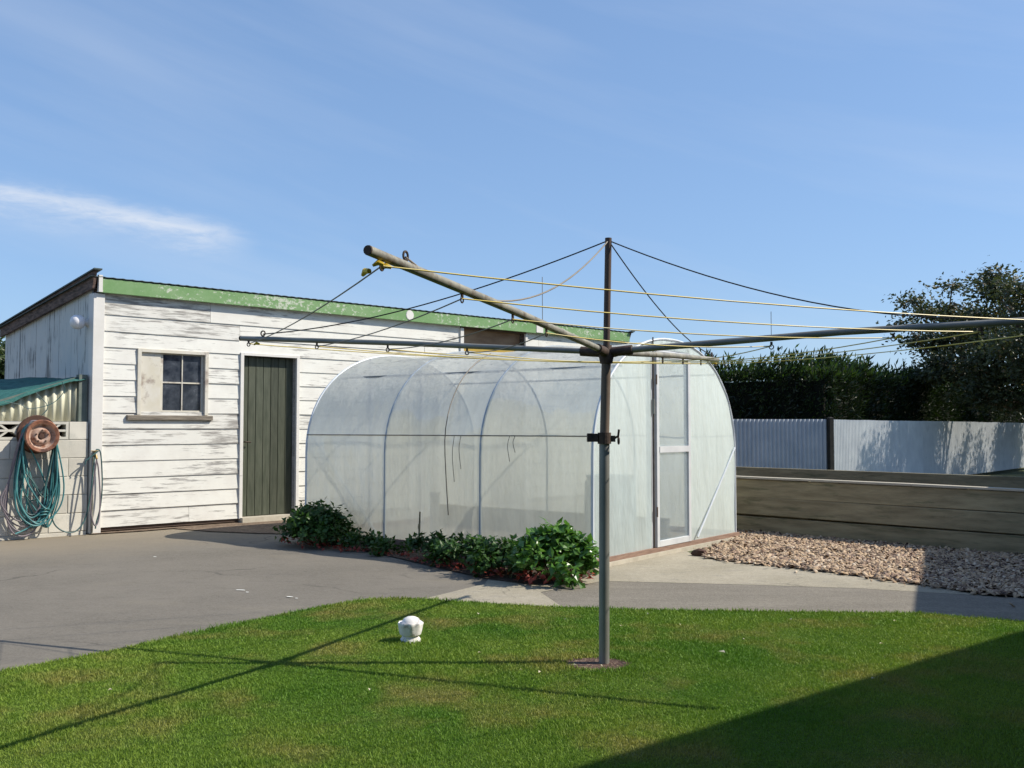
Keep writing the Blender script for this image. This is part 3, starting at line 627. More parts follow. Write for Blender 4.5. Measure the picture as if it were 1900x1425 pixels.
for k in range(5):
    a_ = k * 2 * math.pi / 5 + .3; MB().tube([(.070 * math.cos(a_), -.222, .070 * math.sin(a_)), (.070 * math.cos(a_), -.234, .070 * math.sin(a_))], .010, 8).build('wheel_bolt', 'rust_dark', rimr)
for k in range(2): pass
mb = MB(); mb.lathe([(.10, .0), (.225, .0), (.232, .012), (.225, .024), (.16, .024)], 36, Matrix.Translation((.02, .0, .02)) @ ax); mb.build('dark_back_ring', 'rust_dark', rimr, True)  # dark ring behind the rim, set off up and to the right

rimr.scale = (RS, 1, RS)
# hoses
def hose_loop(cx, wtop, wbot, zb, y, lean=0.0):
    zt = RZ + .155
    return [(RX - .11 * wtop, y, RZ + .105), (RX, y, zt), (RX + .11 * wtop, y, RZ + .105), (RX + .155 * wtop, y, RZ - .02), (cx + wbot * .95, y - .015, (RZ + zb) / 2 - .05), (cx + wbot * .7, y - .01, zb + .14),
            (cx + lean, y - .01, zb), (cx - wbot * .75 + lean, y - .005, zb + .16), (cx - wbot, y, (RZ + zb) / 2), (RX - .152 * wtop, y, RZ - .04)]
h1 = thing('garden_hose', SO, SA, 'teal garden hose hanging in loops from the rusty wheel rim', 'hose')
pts = []
for i in range(12):
    zb = random.uniform(.09, .36); pts += hose_loop(RX + random.uniform(-.02, .06), 1, random.uniform(.08, .25), zb, BWY - .05 - .0115 * i, random.uniform(-.06, .08))
pts += [(RX + .1, -.12, .5), (RX + .02, -.16, .22), (RX - .1, -.16, .12), (RX - .22, -.17, .07)]
MB().tube(smoothpath(pts, 6), .0080, 7).build('hose', 'hose_teal', h1, True)
mb = MB()
for k in range(3): mb.ring((RX + .05 + .01 * k, -.14, .24 + .03 * k), .045, .009, (random.uniform(-.4, .4), .3, 1), 12, 6)
mb.build('hose_tie', 'hose_teal', h1, True)
h2 = thing('garden_hose', SO, SA, 'mauve-grey hose hanging wide to the left under the wheel rim', 'hose')
pts = []
for i in range(4):
    zb = .05 + .05 * i; pts += [(RX - .10, -.10 - .013 * i, RZ + .12), (RX - .04, -.10 - .013 * i, RZ + .16), (RX + .10, -.10 - .013 * i, RZ + .115), (RX + .16, -.10 - .012 * i, RZ - .1), (RX + .13, -.10, .6), (RX + .04, -.12, zb + .15), (RX - .08, -.13, zb), (RX - .22, -.13, zb + .02), (RX - .29 - .02 * i, -.12, zb + .2), (RX - .27, -.11, .62), (RX - .19, -.10 - .013 * i, RZ - .08)]
pts += [(RX - .16, -.10, RZ + .02)]
MB().tube(smoothpath(pts, 6), .0080, 7).build('hose', 'hose_grey', h2, True)
h4 = thing('garden_hose', SO, SA, 'dark green hose trailing from the wheel rim across to the shed corner tap', 'hose')
pts = []
for i in range(4): pts += hose_loop(RX + random.uniform(-.04, .05), 1, random.uniform(.12, .24), random.uniform(.12, .5), -.115 - .017 * i, random.uniform(-.08, .08))
pts += [(RX - .12, -.17, RZ + .10), (RX + .02, -.17, RZ + .165), (RX + .13, -.17, RZ + .09), (RX + .155, -.17, RZ - .15), (RX + .16, -.16, .55), (RX + .13, -.16, .30), (RX + .17, -.16, .14), (RX + .28, -.16, .055), (RX + .40, -.15, .06), (RX + .50, -.13, .20), (RX + .555, -.12, .5), (-.03, -.10, .86), (.0, -.10, .92), (.035, -.10, .86), (.055, -.10, .55), (.04, -.10, .30), (.0, -.10, .13), (-.01, -.10, .06)]
MB().tube(smoothpath(pts, 7), .0075, 7).build('hose', 'hose_dark', h4, True)
tp = thing('garden_tap', SO, SA, 'standpipe with tap at the shed corner, hoses hung over it', 'tap')
MB().tube([(-.035, -.065, .0), (-.035, -.065, .90)], .011, 10).build('pipe', 'lichen_steel', tp, True)
mb = MB(); mb.tube([(-.035, -.064, .86), (-.035, -.15, .855), (-.035, -.165, .82)], .013, 10); mb.tube([(-.035, -.11, .86), (-.035, -.11, .905)], .008, 8); mb.tube([(-.075, -.11, .905), (.005, -.11, .905)], .006, 8); mb.build('tap_head', 'brass', tp, True)
mb = MB(); mb.tube(smoothpath([(-.035, -.165, .815), (-.06, -.17, .60), (-.09, -.16, .30), (-.05, -.17, .11), (.0, -.16, .16), (.02, -.14, .40), (.0, -.13, .70), (-.02, -.13, .80)]), .008, 7); mb.build('drain_hose', 'hose_grey', tp, True)
mb = MB(); mb.tube(smoothpath([(.005, -.11, .905), (-.06, -.12, .86), (-.13, -.12, .80), (-.14, -.12, .76)]), .007, 7); mb.build('hose_end', 'hose_dark', tp, True)

# ------------------------------------------------------------------ greenhouse
GA = math.atan2(gu.y, gu.x); GW = 2.74; GLn = 3.54; GS = .90; GR = 1.085; GB = .06
gh = thing('greenhouse', (GH.x, GH.y, 0), GA, 'arched polythene tunnel greenhouse with white door in the middle of the yard', 'greenhouse')
def arch(n=30, inset=0.0):
    rx = GW / 2; pts = [(inset, GB), (inset, .35), (inset, .62)]
    for i in range(n + 1):
        a_ = math.pi - math.pi * i / n; c_, s_ = math.cos(a_), math.sin(a_)
        e = .94
        pts.append((rx + math.copysign(abs(c_) ** e, c_) * (rx - inset), GS + s_ ** e * (GR - inset)))
    pts += [(GW - inset, .62), (GW - inset, .35), (GW - inset, GB)]
    return pts
HY = [0.0, 1.20, 2.40, GLn]
A = arch()
for b in range(3):
    mb = MB(); ny = 14; na = len(A)
    for j in range(ny + 1):
        t = j / ny; y = HY[b] + .004 + (HY[b + 1] - HY[b] - .008) * t; dip = .045 * math.sin(math.pi * t)
        for i, (x_, z_) in enumerate(A):
            dx, dz = x_ - GW / 2, z_ - GS
            k_ = max(0, min(1, (z_ - .5) / 1.0)); wr = .014 * mnoise.noise(Vector((x_ * 2.2, y * 3.1, z_ * 2.2 + b * 7))) + .009 * mnoise.noise(Vector((x_ * 1.2, y * 11, z_ * 1.2 + b * 3)))
            f_ = 1 - (dip * k_ + wr * (1 - abs(2 * t - 1))) / 1.3
            mb.v.append((GW / 2 + dx * f_, y, GS + dz * f_ if z_ > GS else z_))
    for j in range(ny):
        for i in range(na - 1): q = j * na + i; mb.f.append((q, q + na, q + na + 1, q + 1)); mb.mi.append(0)
    mb.build('cover_panel', 'film', gh, True)
for i, y in enumerate(HY):
    MB().tube([(x_, y, z_) for x_, z_ in arch(40, .010 if 0 < i < 3 else .002)], .0125 if 0 < i < 3 else .0125, 8).build('hoop', 'pvc_blue' if 0 < i < 3 else 'pvc', gh, True)
def archz(x_):
    q = abs(x_ - GW / 2) / (GW / 2 - .004); q = min(q, .9999)
    c_ = q ** (1 / .94); s_ = math.sqrt(max(0, 1 - c_ * c_)); return GS + s_ ** .94 * (GR - .004)
DX0, DX1, DZ = 1.03, 1.70, 1.88
def endpanel(name, x0, x1, z0, y, m, bulge):
    mb = MB(); nx_, nz_ = 14, 18
    for j in range(nz_ + 1):
        for i in range(nx_ + 1):
            x_ = x0 + (x1 - x0) * i / nx_; z_ = z0 + (archz(x_) - z0) * j / nz_
            mb.v.append((x_, y + bulge * math.sin(math.pi * i / nx_) * math.sin(math.pi * j / nz_) + .008 * mnoise.noise(Vector((x_ * 4, z_ * 2, y))), z_))
    for j in range(nz_):
        for i in range(nx_): q = j * (nx_ + 1) + i; mb.f.append((q, q + 1, q + nx_ + 2, q + nx_ + 1)); mb.mi.append(0)
    return mb.build(name, m, gh, True)
endpanel('end_panel', .004, DX0 - .05, GB, .0, 'film_end', -.02); endpanel('end_panel', DX1 + .05, GW - .004, GB, .0, 'film_end', -.02); endpanel('end_panel', DX0 - .05, DX1 + .05, DZ, .0, 'film_end', -.005)
endpanel('end_panel', .004, .90, GB, GLn, 'film', .02); endpanel('end_panel', 1.75, GW - .004, GB, GLn, 'film', .02); endpanel('end_panel', .90, 1.75, 1.85, GLn, 'film', .0)
endpanel('back_door_panel', .92, 1.73, GB, GLn + .012, 'film', .01)
for x_ in (.91, 1.74): MB().box(x_ - .02, x_ + .02, GLn - .04, GLn - .005, GB, archz(x_)).build('jamb', 'white_frame', gh)
# front door frame and door
for x_ in (DX0 - .03, DX1 + .03): MB().box(x_ - .022, x_ + .022, .006, .05, GB, archz(x_) - .01).build('jamb', 'white_frame', gh)
MB().box(DX0 - .008, DX1 + .008, .008, .046, DZ - .02, DZ + .02).build('door_head', 'white_frame', gh)
df = MB(); t = .050; z0, z1 = .075, DZ - .03
dr = MB(); dr.box(DX0 + .004, DX0 + t, -.03, .004, z0, z1); dr.box(DX1 - t, DX1 - .004, -.03, .004, z0, z1); dr.box(DX0 + t, DX1 - t, -.03, .004, z0, z0 + .055); dr.box(DX0 + t, DX1 - t, -.03, .004, z1 - t, z1)
dr = dr.build('door', 'white_frame', gh, bevel=.003)
MB().box(DX0 + t, DX1 - t, -.036, .002, .93, .985).build('mid_rail', 'white_frame', dr)
for (q0, q1) in ((.131, .929), (.986, z1 - t - .001)): MB().box(DX0 + t + .001, DX1 - t - .001, -.015, -.012, q0, q1).build('pane', 'film_door', dr)
for z_ in (.35, 1.55): MB().box(DX0 - .012, DX0 + .002, -.038, -.030, z_, z_ + .09).build('hinge', 'cast', dr)
MB().tube([(DX0 - .028, -.012, GB), (DX0 - .028, -.012, DZ + .1)], .007, 6).build('hinge_rod', 'cast', gh)
MB().tube([(DX0 - .028, -.014, 1.28), (DX0 - .028, -.014, 1.42)], .014, 8).build('latch', 'galv', gh)
# braces, purlins, wires
MB().tube([(GW - .05, -.024, .95), (DX1 + .12, -.030, .10)], .010, 8).build('brace', 'pvc', gh)
MB().tube([(.05, 2.42, 1.0), (.05, GLn - .05, .35)][::-1] if False else [(.05, GLn - .05, 1.05), (.05, 2.55, .12)], .010, 8).build('brace', 'pvc', gh)
for x_, z_ in ((-.012, 1.085), (GW + .012, 1.085)):
    mb = MB(); mb.tube([(x_ + (.02 if x_ < 1 else -.02) * (1 if z_ > 1 else 0), HY[0] - .01, z_)] + [(x_ + (.02 if x_ < 1 else -.02) + (.012 if x_ < 1 else -.012) * math.sin(math.pi * ((y % 1.2) / 1.2)), y, z_) for y in [.2 * k for k in range(1, 18)]] + [(x_ + (.02 if x_ < 1 else -.02), GLn, z_)], .006, 6); mb.build('tension_wire', 'wire_grey', gh)
for x_, inset in ((GW / 2, .05), (.47, .05), (GW - .47, .05)):
    MB().tube([(x_, .0, archz(x_) - inset), (x_, GLn, archz(x_) - inset)], .011, 8).build('purlin', 'galv', gh)
MB().box(-.026, -.008, -.02, .03, 1.06, 1.11).build('clamp', 'cast', gh)
for i, y in enumerate((1.62,)):
    pts = [(x_, z_) for x_, z_ in A if x_ < .9]; pts = [(x_ - .012 + .045 * max(0, min(1, (z_ - .5))) * .8, y + (.10 * (z_ - .9)), z_ + .004) for x_, z_ in pts if z_ > .12]
    MB().tube(pts, .005, 6).build('seam_cord', 'wire_grey', gh)
for y, l_ in ((1.42, .30), (1.50, .42), (.86, .22), (.80, .14)):
    MB().tube(smoothpath([(-.006, y, 1.08), (-.02, y + .01, 1.08 - l_ * .4), (-.016, y - .01, 1.08 - l_)]), .003, 5).build('string', 'wire_grey', gh)
MB().box(-.03, GW + .03, -.030, .02, .034, GB + .012).build('base_rail', 'base_timber', gh)
MB().box(-.03, GW + .03, GLn - .02, GLn + .03, .0, GB + .035).build('base_rail', 'base_timber', gh)
for x_ in (-.03, GW + .0): MB().box(x_, x_ + .03, .022, GLn - .022, .0, GB + .03).build('base_rail', 'base_timber', gh)
MB().box(-.05, GW + .06, -.05, .015, -.05, .033).build('plinth', 'plinth', gh)
MB().box(.03, GW - .03, .03, GLn - .03, -.02, .03).build('earth_floor', 'floor_soil', gh)
def inside(name, lab, cat, x_, y_, mbs):
    q = GL(x_, y_); t_ = thing(name, (q[0], q[1], .03), GA, lab, cat)
    for nm, mb, m_ in mbs: mb.build(nm, m_, t_, True)
mb = MB(); mb.tube([(0, 0, 0), (0, 0, .42)], .05, 14); cap = MB(); cap.tube([(0, 0, .42), (0, 0, .45)], .06, 14)
inside('pipe_stub', 'stout grey pipe stub standing on the greenhouse floor', 'pipe', .9, 2.55, [('pipe', mb, 'galv'), ('cap', cap, 'galv')])
mb = MB(); mb.box(-.03, .03, -1.5, 1.5, 0, .24); pg = MB(); pg.box(-.05, -.031, -1.4, -1.34, 0, .2); pg.box(-.05, -.031, 1.34, 1.4, 0, .2)
inside('bed_edging', 'low timber bed edging inside the greenhouse', 'bed edging', 1.75, 1.75, [('plank', mb, 'sleeper'), ('peg', pg, 'sleeper')])
mb = MB(); mb.lathe([(.0, .0), (.20, .0), (.23, .03), (.24, .35), (.235, .62), (.21, .66), (.0, .66)], 24); lid = MB(); lid.lathe([(.0, .66), (.22, .662), (.225, .69), (.0, .70)], 24)
inside('drum', 'grey-blue plastic drum behind the film near the greenhouse front corner', 'drum', .95, .42, [('drum_body', mb, 'door_blue'), ('lid', lid, 'door_blue')])

# ------------------------------------------------------------------ clothes hoist
PB = Vector((.444, 4.812, 0)); HUB = Vector((.017, 0, 1.527)); TOP = Vector((.030, 0, 2.085))
ho = thing('clothes_hoist', PB, 0, 'galvanised rotary clothes hoist with yellow lines on a post in the lawn', 'clothes hoist')
TIPS = {'A': Vector((-.42, 2.86, 1.67)), 'B': Vector((-1.55, 5.62, 1.665)), 'D': Vector((1.43, 6.85, 1.628)), 'C': Vector((2.50, 4.03, 1.615))}
for k in TIPS: TIPS[k] = TIPS[k] - PB
CL = Vector((.006, 0, 1.10))
MB().tube([(0, 0, -.05), CL], .0255, 20).build('lower_pole', 'galv', ho, True)
MB().tube([CL + Vector((0, 0, -.02)), HUB + Vector((0, 0, -.04))], .023, 20).build('winding_tube', 'galv_brown', ho, True)
MB().tube([HUB + Vector((0, 0, -.04)), TOP], .0165, 16).build('inner_pole', 'pole_rust', ho, True)
mb = MB(); mb.tube([CL + Vector((0, 0, -.025)), CL + Vector((0, 0, .03))], .033, 18); mb.box(-.078, -.028, -.02, .02, 1.085, 1.125); mb.box(.028, .058, -.016, .016, 1.085, 1.115)
clp = mb.build('clamp', 'cast', ho)
mb = MB(); mb.tube([(.05, 0, 1.10), (.072, -.01, 1.112), (.076, -.012, 1.145)], .006, 8); mb.ring((.074, -.012, 1.09), .014, .005, (1, 0, 0)); mb.build('crank_pin', 'cast', clp, True)
mb = MB(); mb.tube([HUB + Vector((0, 0, -.06)), HUB + Vector((0, 0, -.02)), HUB + Vector((0, 0, .03))], [.03, .038, .026], 18); hub = mb.build('hub', 'cast', ho, True)
for k, T in TIPS.items():
    d = (T - HUB); d.z = 0; d.normalize(); p = HUB + d * .05
    MB().tube([HUB + d * .02 + Vector((0, 0, -.005)), HUB + d * .13 + Vector((0, 0, .004))], .024, 12).build('socket', 'cast', hub, True)
    MB().tube([HUB + d * .06, HUB + (T - HUB) * .5 + Vector((0, 0, .012 if k == 'C' else .004)), T], .0155 if k != 'B' else .014, 14).build('arm', 'lichen_steel' if k in 'AD' else 'galv', ho, True)
    mb = MB(); mb.tube([T - d * .004, T + d * .004], .0145, 12); mb.build('arm_end', 'cast', ho)
FR = {'A': (.965, .72, .52, .36), 'B': (.975, .765, .56, .345), 'C': (.985, .76, .60, .36), 'D': (.965, .80, .61, .42)}
def onarm(k, f): return HUB + (TIPS[k] - HUB) * f + Vector((0, 0, -.030))
for k in TIPS:
    for f in FR[k]:
        c_ = onarm(k, f); d = (TIPS[k] - HUB).normalized()
        mb = MB(); mb.ring(c_ + Vector((0, 0, -.004)), .010, .0028, d.cross(Vector((0, 0, 1))), 12, 6); mb.tube([c_ + Vector((0, 0, .020)), c_ + Vector((0, 0, .006))], .006, 6); mb.build('line_hook', 'cast', ho, True)
for a_, b_ in (('A', 'C'), ('A', 'B'), ('B', 'D'), ('D', 'C')):
    for i in range(4):
        p, q = onarm(a_, FR[a_][i]), onarm(b_, FR[b_][i])
        MB().tube(sag(p, q, .022 + .01 * random.random(), 10), .0026, 5).build('washing_line', 'line_yellow' if (a_, b_) != ('A', 'B') else 'wire_grey', ho, True)
for k, f, dp, n_ in (('A', .90, .205, 0), ('B', .93, .075, 1), ('C', .965, .155, 2), ('D', .93, .075, 3)):
    e = HUB + (TIPS[k] - HUB) * f + Vector((0, 0, .028))
    MB().tube(sag(TOP + Vector((0, 0, -.012)), e, dp, 22, .25), .0034, 6).build('stay_wire', 'wire_grey' if k == 'A' else 'wires', ho, True)
    d = (TIPS[k] - HUB).normalized(); mb = MB(); mb.ring(e + Vector((0, 0, .004)), .014, .004, d.cross(Vector((0, 0, 1)))); mb.tube([e + Vector((0, 0, -.03)), e + Vector((0, 0, -.008))], .008, 6); mb.build('stay_eye', 'cast', ho, True)
for k, f in (('A', .955), ('A', .975), ('B', .95), ('C', .61), ('C', .985), ('D', .96)):
    c_ = onarm(k, f); mb = MB(); mb.tube([c_ + Vector((-.016, 0, -.004)), c_ + Vector((0, 0, .006)), c_ + Vector((.018, .0, .0))], [.004, .009, .005], 7)
    if k == 'A' and f > .96: mb.tube([c_ + Vector((-.03, .03, -.015)), c_ + Vector((-.045, .05, -.012)), c_ + Vector((-.055, .06, -.024))], [.008, .010, .005], 7)
    mb.build('line_knot', 'knot_yellow', ho, True)
mb = MB(); e = HUB + (TIPS['C'] - HUB) * .36; mb.tube([e + Vector((0, 0, .016)), e + Vector((0, .0, .13))], .0014, 5); mb.build('hanging_string', 'wire_grey', ho)
mb = MB(); e = HUB + (TIPS['A'] - HUB) * .38; mb.tube([e + Vector((0, 0, .016)), e + Vector((0, .02, .20))], .0014, 5); mb.build('hanging_string', 'wire_grey', ho)

# ------------------------------------------------------------------ white vent in the lawn
ve = thing('drain_vent', (-.541, 5.31, .016), 0, 'small white domed concrete drain vent sunk in the lawn', 'vent')
MB().lathe([(.0, -.03), (.052, -.03), (.054, .015), (.046, .024), (.044, .034)], 28).build('foot', 'stump', ve, True)
mb = MB(); mb.lathe([(.044, .034), (.056, .040), (.062, .060), (.064, .088), (.067, .098), (.064, .104), (.052, .100)], 56, wob=lambda a_, i: 1 + (.045 * math.cos(9 * a_) if i in (3, 4, 5) else .0)); mb.build('bowl', 'stump', ve, True)
mb = MB(); mb.lathe([(.054, .098), (.050, .108), (.040, .122), (.022, .131), (.0, .134)], 28, Matrix.Translation((.004, 0, 0))); mb.build('dome', 'stump', ve, True)

# ------------------------------------------------------------------ retaining wall and gravel
RWO = Vector((2.507, 11.093, 0)); rd = Vector((.794, -.608, 0)); RA = math.atan2(rd.y, rd.x); RL = 4.35
rw = thing('sleeper_wall', RWO - rd * 1.2, RA, 'low brown timber sleeper wall behind the wood-chip bed', 'wall')
def rz(t): return -.018 * max(0, t - 1.2)
PH = .205
for c in range(3):
    js = [0, 4.75 if c != 1 else 1.02, RL + 1.2]
    for a_, b_ in zip(js[:-1], js[1:]):
        y0 = random.uniform(-.004, .004); z0 = c * PH; z1 = z0 + PH - .010
        MB().hexa([(a_, y0, z0 + rz(a_) - (.1 if c == 0 else 0)), (b_ - .004, y0, z0 + rz(b_) - (.1 if c == 0 else 0)), (b_ - .004, .06, z0 + rz(b_)), (a_, .06, z0 + rz(a_)),
                   (a_, y0, z1 + rz(a_)), (b_ - .004, y0, z1 + rz(b_)), (b_ - .004, .06, z1 + rz(b_)), (a_, .06, z1 + rz(a_))]).build('sleeper', 'sleeper', rw, bevel=.006)
for a_, b_ in ((0, 3.1), (3.1, RL + 1.2)):
    MB().hexa([(a_, -.02, .608 + rz(a_)), (b_ - .003, -.02, .608 + rz(b_)), (b_ - .003, .10, .608 + rz(b_)), (a_, .10, .608 + rz(a_)), (a_, -.02, .630 + rz(a_)), (b_ - .003, -.02, .630 + rz(b_)), (b_ - .003, .10, .630 + rz(b_)), (a_, .10, .630 + rz(a_))]).build('cap_board', 'sleeper_top', rw, bevel=.003)
for a_ in (.3, 1.9, 3.5, 5.1): MB().box(a_, a_ + .1, .062, .16, -.1, .60 + rz(a_)).build('post', 'sleeper', rw)
rb = thing('sleeper_wall', RWO - rd * 1.2 + Vector((.608, .794, 0)) * 1.1, RA, 'second dark timber sleeper wall just beyond the first, slightly higher', 'wall')
for c in range(3):
    z0 = c * .23
    MB().hexa([(0, 0, z0), (RL + 1.6, 0, z0 + rz(RL)), (RL + 1.6, .06, z0 + rz(RL)), (0, .06, z0), (0, 0, z0 + .222), (RL + 1.6, 0, z0 + .222 + rz(RL)), (RL + 1.6, .06, z0 + .222 + rz(RL)), (0, .06, z0 + .222)]).build('sleeper', 'sleeper', rb, bevel=.006)
MB().box(1.0, 1.1, .062, .15, 0, .66).build('post', 'sleeper', rb); MB().box(4.6, 4.7, .062, .15, 0, .62).build('post', 'sleeper', rb)
q0 = RWO - rd * 1.15 + Vector((.608, .794, 0)) * .12; q1 = RWO + rd * (RL - .05) + Vector((.608, .794, 0)) * .12; off = Vector((.608, .794, 0)) * .97
MBs = MB(); MBs.add([q0 + Vector((0, 0, .45)), q1 + Vector((0, 0, .37)), q1 + off + Vector((0, 0, .37)), q0 + off + Vector((0, 0, .45))], [(0, 1, 2, 3)]); tag(MBs.build('raised_soil', 'soil'), kind='structure')
# wood chips and pebbles
GP = [(1.72, 9.02), (1.79, 8.66), (2.407, 8.07), (3.008, 7.42), (3.30, 7.02), (3.562, 6.93), (4.6, 6.57), (5.2, 6.9), (5.9, 8.4), (2.55, 11.05), (2.36, 10.36)]
sheet('chip_bed', GP, .010, 'dirt')
def inpoly(px, py, poly):
    c = np.zeros(px.shape, bool); n = len(poly); j = n - 1
    for i in range(n):
        xi, yi = poly[i]; xj, yj = poly[j]
        c ^= ((yi > py) != (yj > py)) & (px < (xj - xi) * (py - yi) / (yj - yi + 1e-12) + xi); j = i
    return c
def chips(n):
    X = rng.uniform(1.7, 5.9, n * 4); Y = rng.uniform(6.5, 11.1, n * 4)
    sg = np.where(rng.uniform(0, 1, n * 4) < .02, .22, .045); dx, dy = rng.normal(0, 1, n * 4) * sg, rng.normal(0, 1, n * 4) * sg
    k = inpoly(X + dx, Y + dy, GP); X, Y = X[k][:n], Y[k][:n]; n = len(X)
    t = np.array([[-1, -.6, -.3], [1, -.5, -.3], [.8, .6, -.3], [-.9, .5, -.3], [-.8, -.5, .4], [.9, -.35, .35], [.7, .5, .4], [-.75, .4, .3]])
    fc = np.array([[4, 5, 6, 7], [0, 1, 5, 4], [1, 2, 6, 5], [2, 3, 7, 6], [3, 0, 4, 7]])
    s_ = rng.uniform(.007, .026, n)[:, None, None] * rng.uniform(.6, 1.35, (n, 1, 3)); P = t[None] * s_ * np.array([1.25, 1, .55]) * rng.uniform(.8, 1.2, (n, 8, 3))
    a_ = rng.uniform(0, 6.28, n); b_ = rng.normal(0, .45, n)
    c_, s2 = np.cos(b_)[:, None], np.sin(b_)[:, None]; x_, z_ = P[..., 0] * c_ - P[..., 2] * s2, P[..., 0] * s2 + P[..., 2] * c_
    ca, sa_ = np.cos(a_)[:, None], np.sin(a_)[:, None]; y_ = P[..., 1]
    zz = np.where(X > 2.5, -0.026 * np.clip(X - 2.5, 0, 3.8), 0) + .008 + rng.uniform(0, .022, n)
    V = np.stack([x_ * ca - y_ * sa_ + X[:, None], x_ * sa_ + y_ * ca + Y[:, None], z_ + zz[:, None]], -1).reshape(-1, 3)
    F = (fc[None] + (np.arange(n) * 8)[:, None, None]).reshape(-1, 4)
    me = bpy.data.meshes.new('wood_chips'); me.vertices.add(len(V)); me.vertices.foreach_set('co', V.ravel().astype(np.float32))
    me.loops.add(F.size); me.loops.foreach_set('vertex_index', F.ravel().astype(np.int32)); me.polygons.add(len(F)); me.polygons.foreach_set('loop_start', np.arange(0, F.size, 4, dtype=np.int32))
    me.update(calc_edges=True)
    col = me.attributes.new('tone', 'FLOAT', 'POINT'); col.data.foreach_set('value', np.repeat(rng.uniform(0, 1, n), 8).astype(np.float32))
    m, nn, l, b, o = newmat('mixed_wood_chips'); at = N(nn, 'ShaderNodeAttribute'); at.attribute_name = 'tone'
    r = N(nn, 'ShaderNodeValToRGB'); r.color_ramp.interpolation = 'CONSTANT'; e = r.color_ramp.elements; e[0].color = (.37, .265, .175, 1); e[1].position = .25; e[1].color = (.46, .345, .235, 1)
    for p_, c in ((.40, (.20, .13, .09)), (.54, (.42, .30, .19)), (.70, (.53, .43, .32)), (.78, (.28, .19, .14)), (.90, (.10, .065, .05))): q = e.new(p_); q.color = (*c, 1)
    l.new(at.outputs['Fac'], r.inputs[0]); l.new(r.outputs[0], b.inputs['Base Color']); b.inputs['Roughness'].default_value = .85
    me.materials.append(m); o = bpy.data.objects.new('wood_chips', me); C.objects.link(o)
    tag(o, 'tan wood chips spread in front of the sleeper wall', 'wood chips', kind='stuff')
chips(26000)
lump = thing('stone', (1.70, 8.98, .0), .4, 'dark lump of stone at the tip of the wood-chip bed', 'stone')
mb = MB(); prof = [(.0, -.01), (.05, -.005), (.065, .02), (.05, .05), (.02, .062), (.0, .063)]; mb.lathe(prof, 12, wob=lambda a_, i: 1 + .22 * math.sin(2.3 * a_ + i) + .12 * math.cos(5 * a_)); mb.build('stone_body', 'rust_dark', lump, True)

# ------------------------------------------------------------------ iron fences
def fence(name, P, d, L, h, label, m, sw=.76, gap=.0):
    t_ = thing(name, P, math.atan2(d.y, d.x), label, 'fence'); n = int(L / sw) + 1; per = .076
    for i in range(n):
        x0 = i * sw; x1 = min(x0 + sw + .02, L); mb = MB(); k_ = int((x1 - x0) / per * 10); dz = random.uniform(-.006, .006)
        if k_ < 4: continue
        for j in range(k_ + 1):
            xx = x0 + (x1 - x0) * j / k_; y = .015 * math.sin(xx / per * 2 * math.pi) - (.002 if i % 2 else 0)
            mb.v += [(xx, y, -.02), (xx, y, h + dz)]
        for j in range(k_): mb.f.append((2 * j, 2 * j + 2, 2 * j + 3, 2 * j + 1)); mb.mi.append(0)
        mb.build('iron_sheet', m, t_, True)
    for z_ in (.25, h - .15): MB().box(0, L, .02, .07, z_, z_ + .075).build('rail', 'sleeper', t_)
    x_ = 1.2
    while x_ < L: MB().box(x_, x_ + .09, .072, .16, 0, h - .05).build('post', 'sleeper', t_); x_ += 2.4
    return t_
fe = Vector((5.82, 18.05, 0)); fd = Vector((.634, .773, 0))
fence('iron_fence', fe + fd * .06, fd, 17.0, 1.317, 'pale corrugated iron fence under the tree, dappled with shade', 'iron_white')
fl = Vector((-.998, .06, 0)); L2 = 9.0
fence('iron_fence', fe + fl * (L2 + .04), -fl, L2, 1.317, 'ribbed iron fence with shade in its blue-grey colour beside the greenhouse, left of the black post', 'iron_shaded')
gp = thing('gate_post', fe + Vector((-.01, -.03, 0)), .3, 'black post between the two iron fences', 'post'); MB().box(-.045, .045, -.045, .045, 0, 1.335).build('post', 'black_post', gp, bevel=.006)
MB().hexa([(-.05, -.05, 1.336), (.05, -.05, 1.336), (.05, .05, 1.336), (-.05, .05, 1.336), (-.02, -.02, 1.36), (.02, -.02, 1.36), (.02, .02, 1.36), (-.02, .02, 1.36)]).build('post_cap', 'black_post', gp)

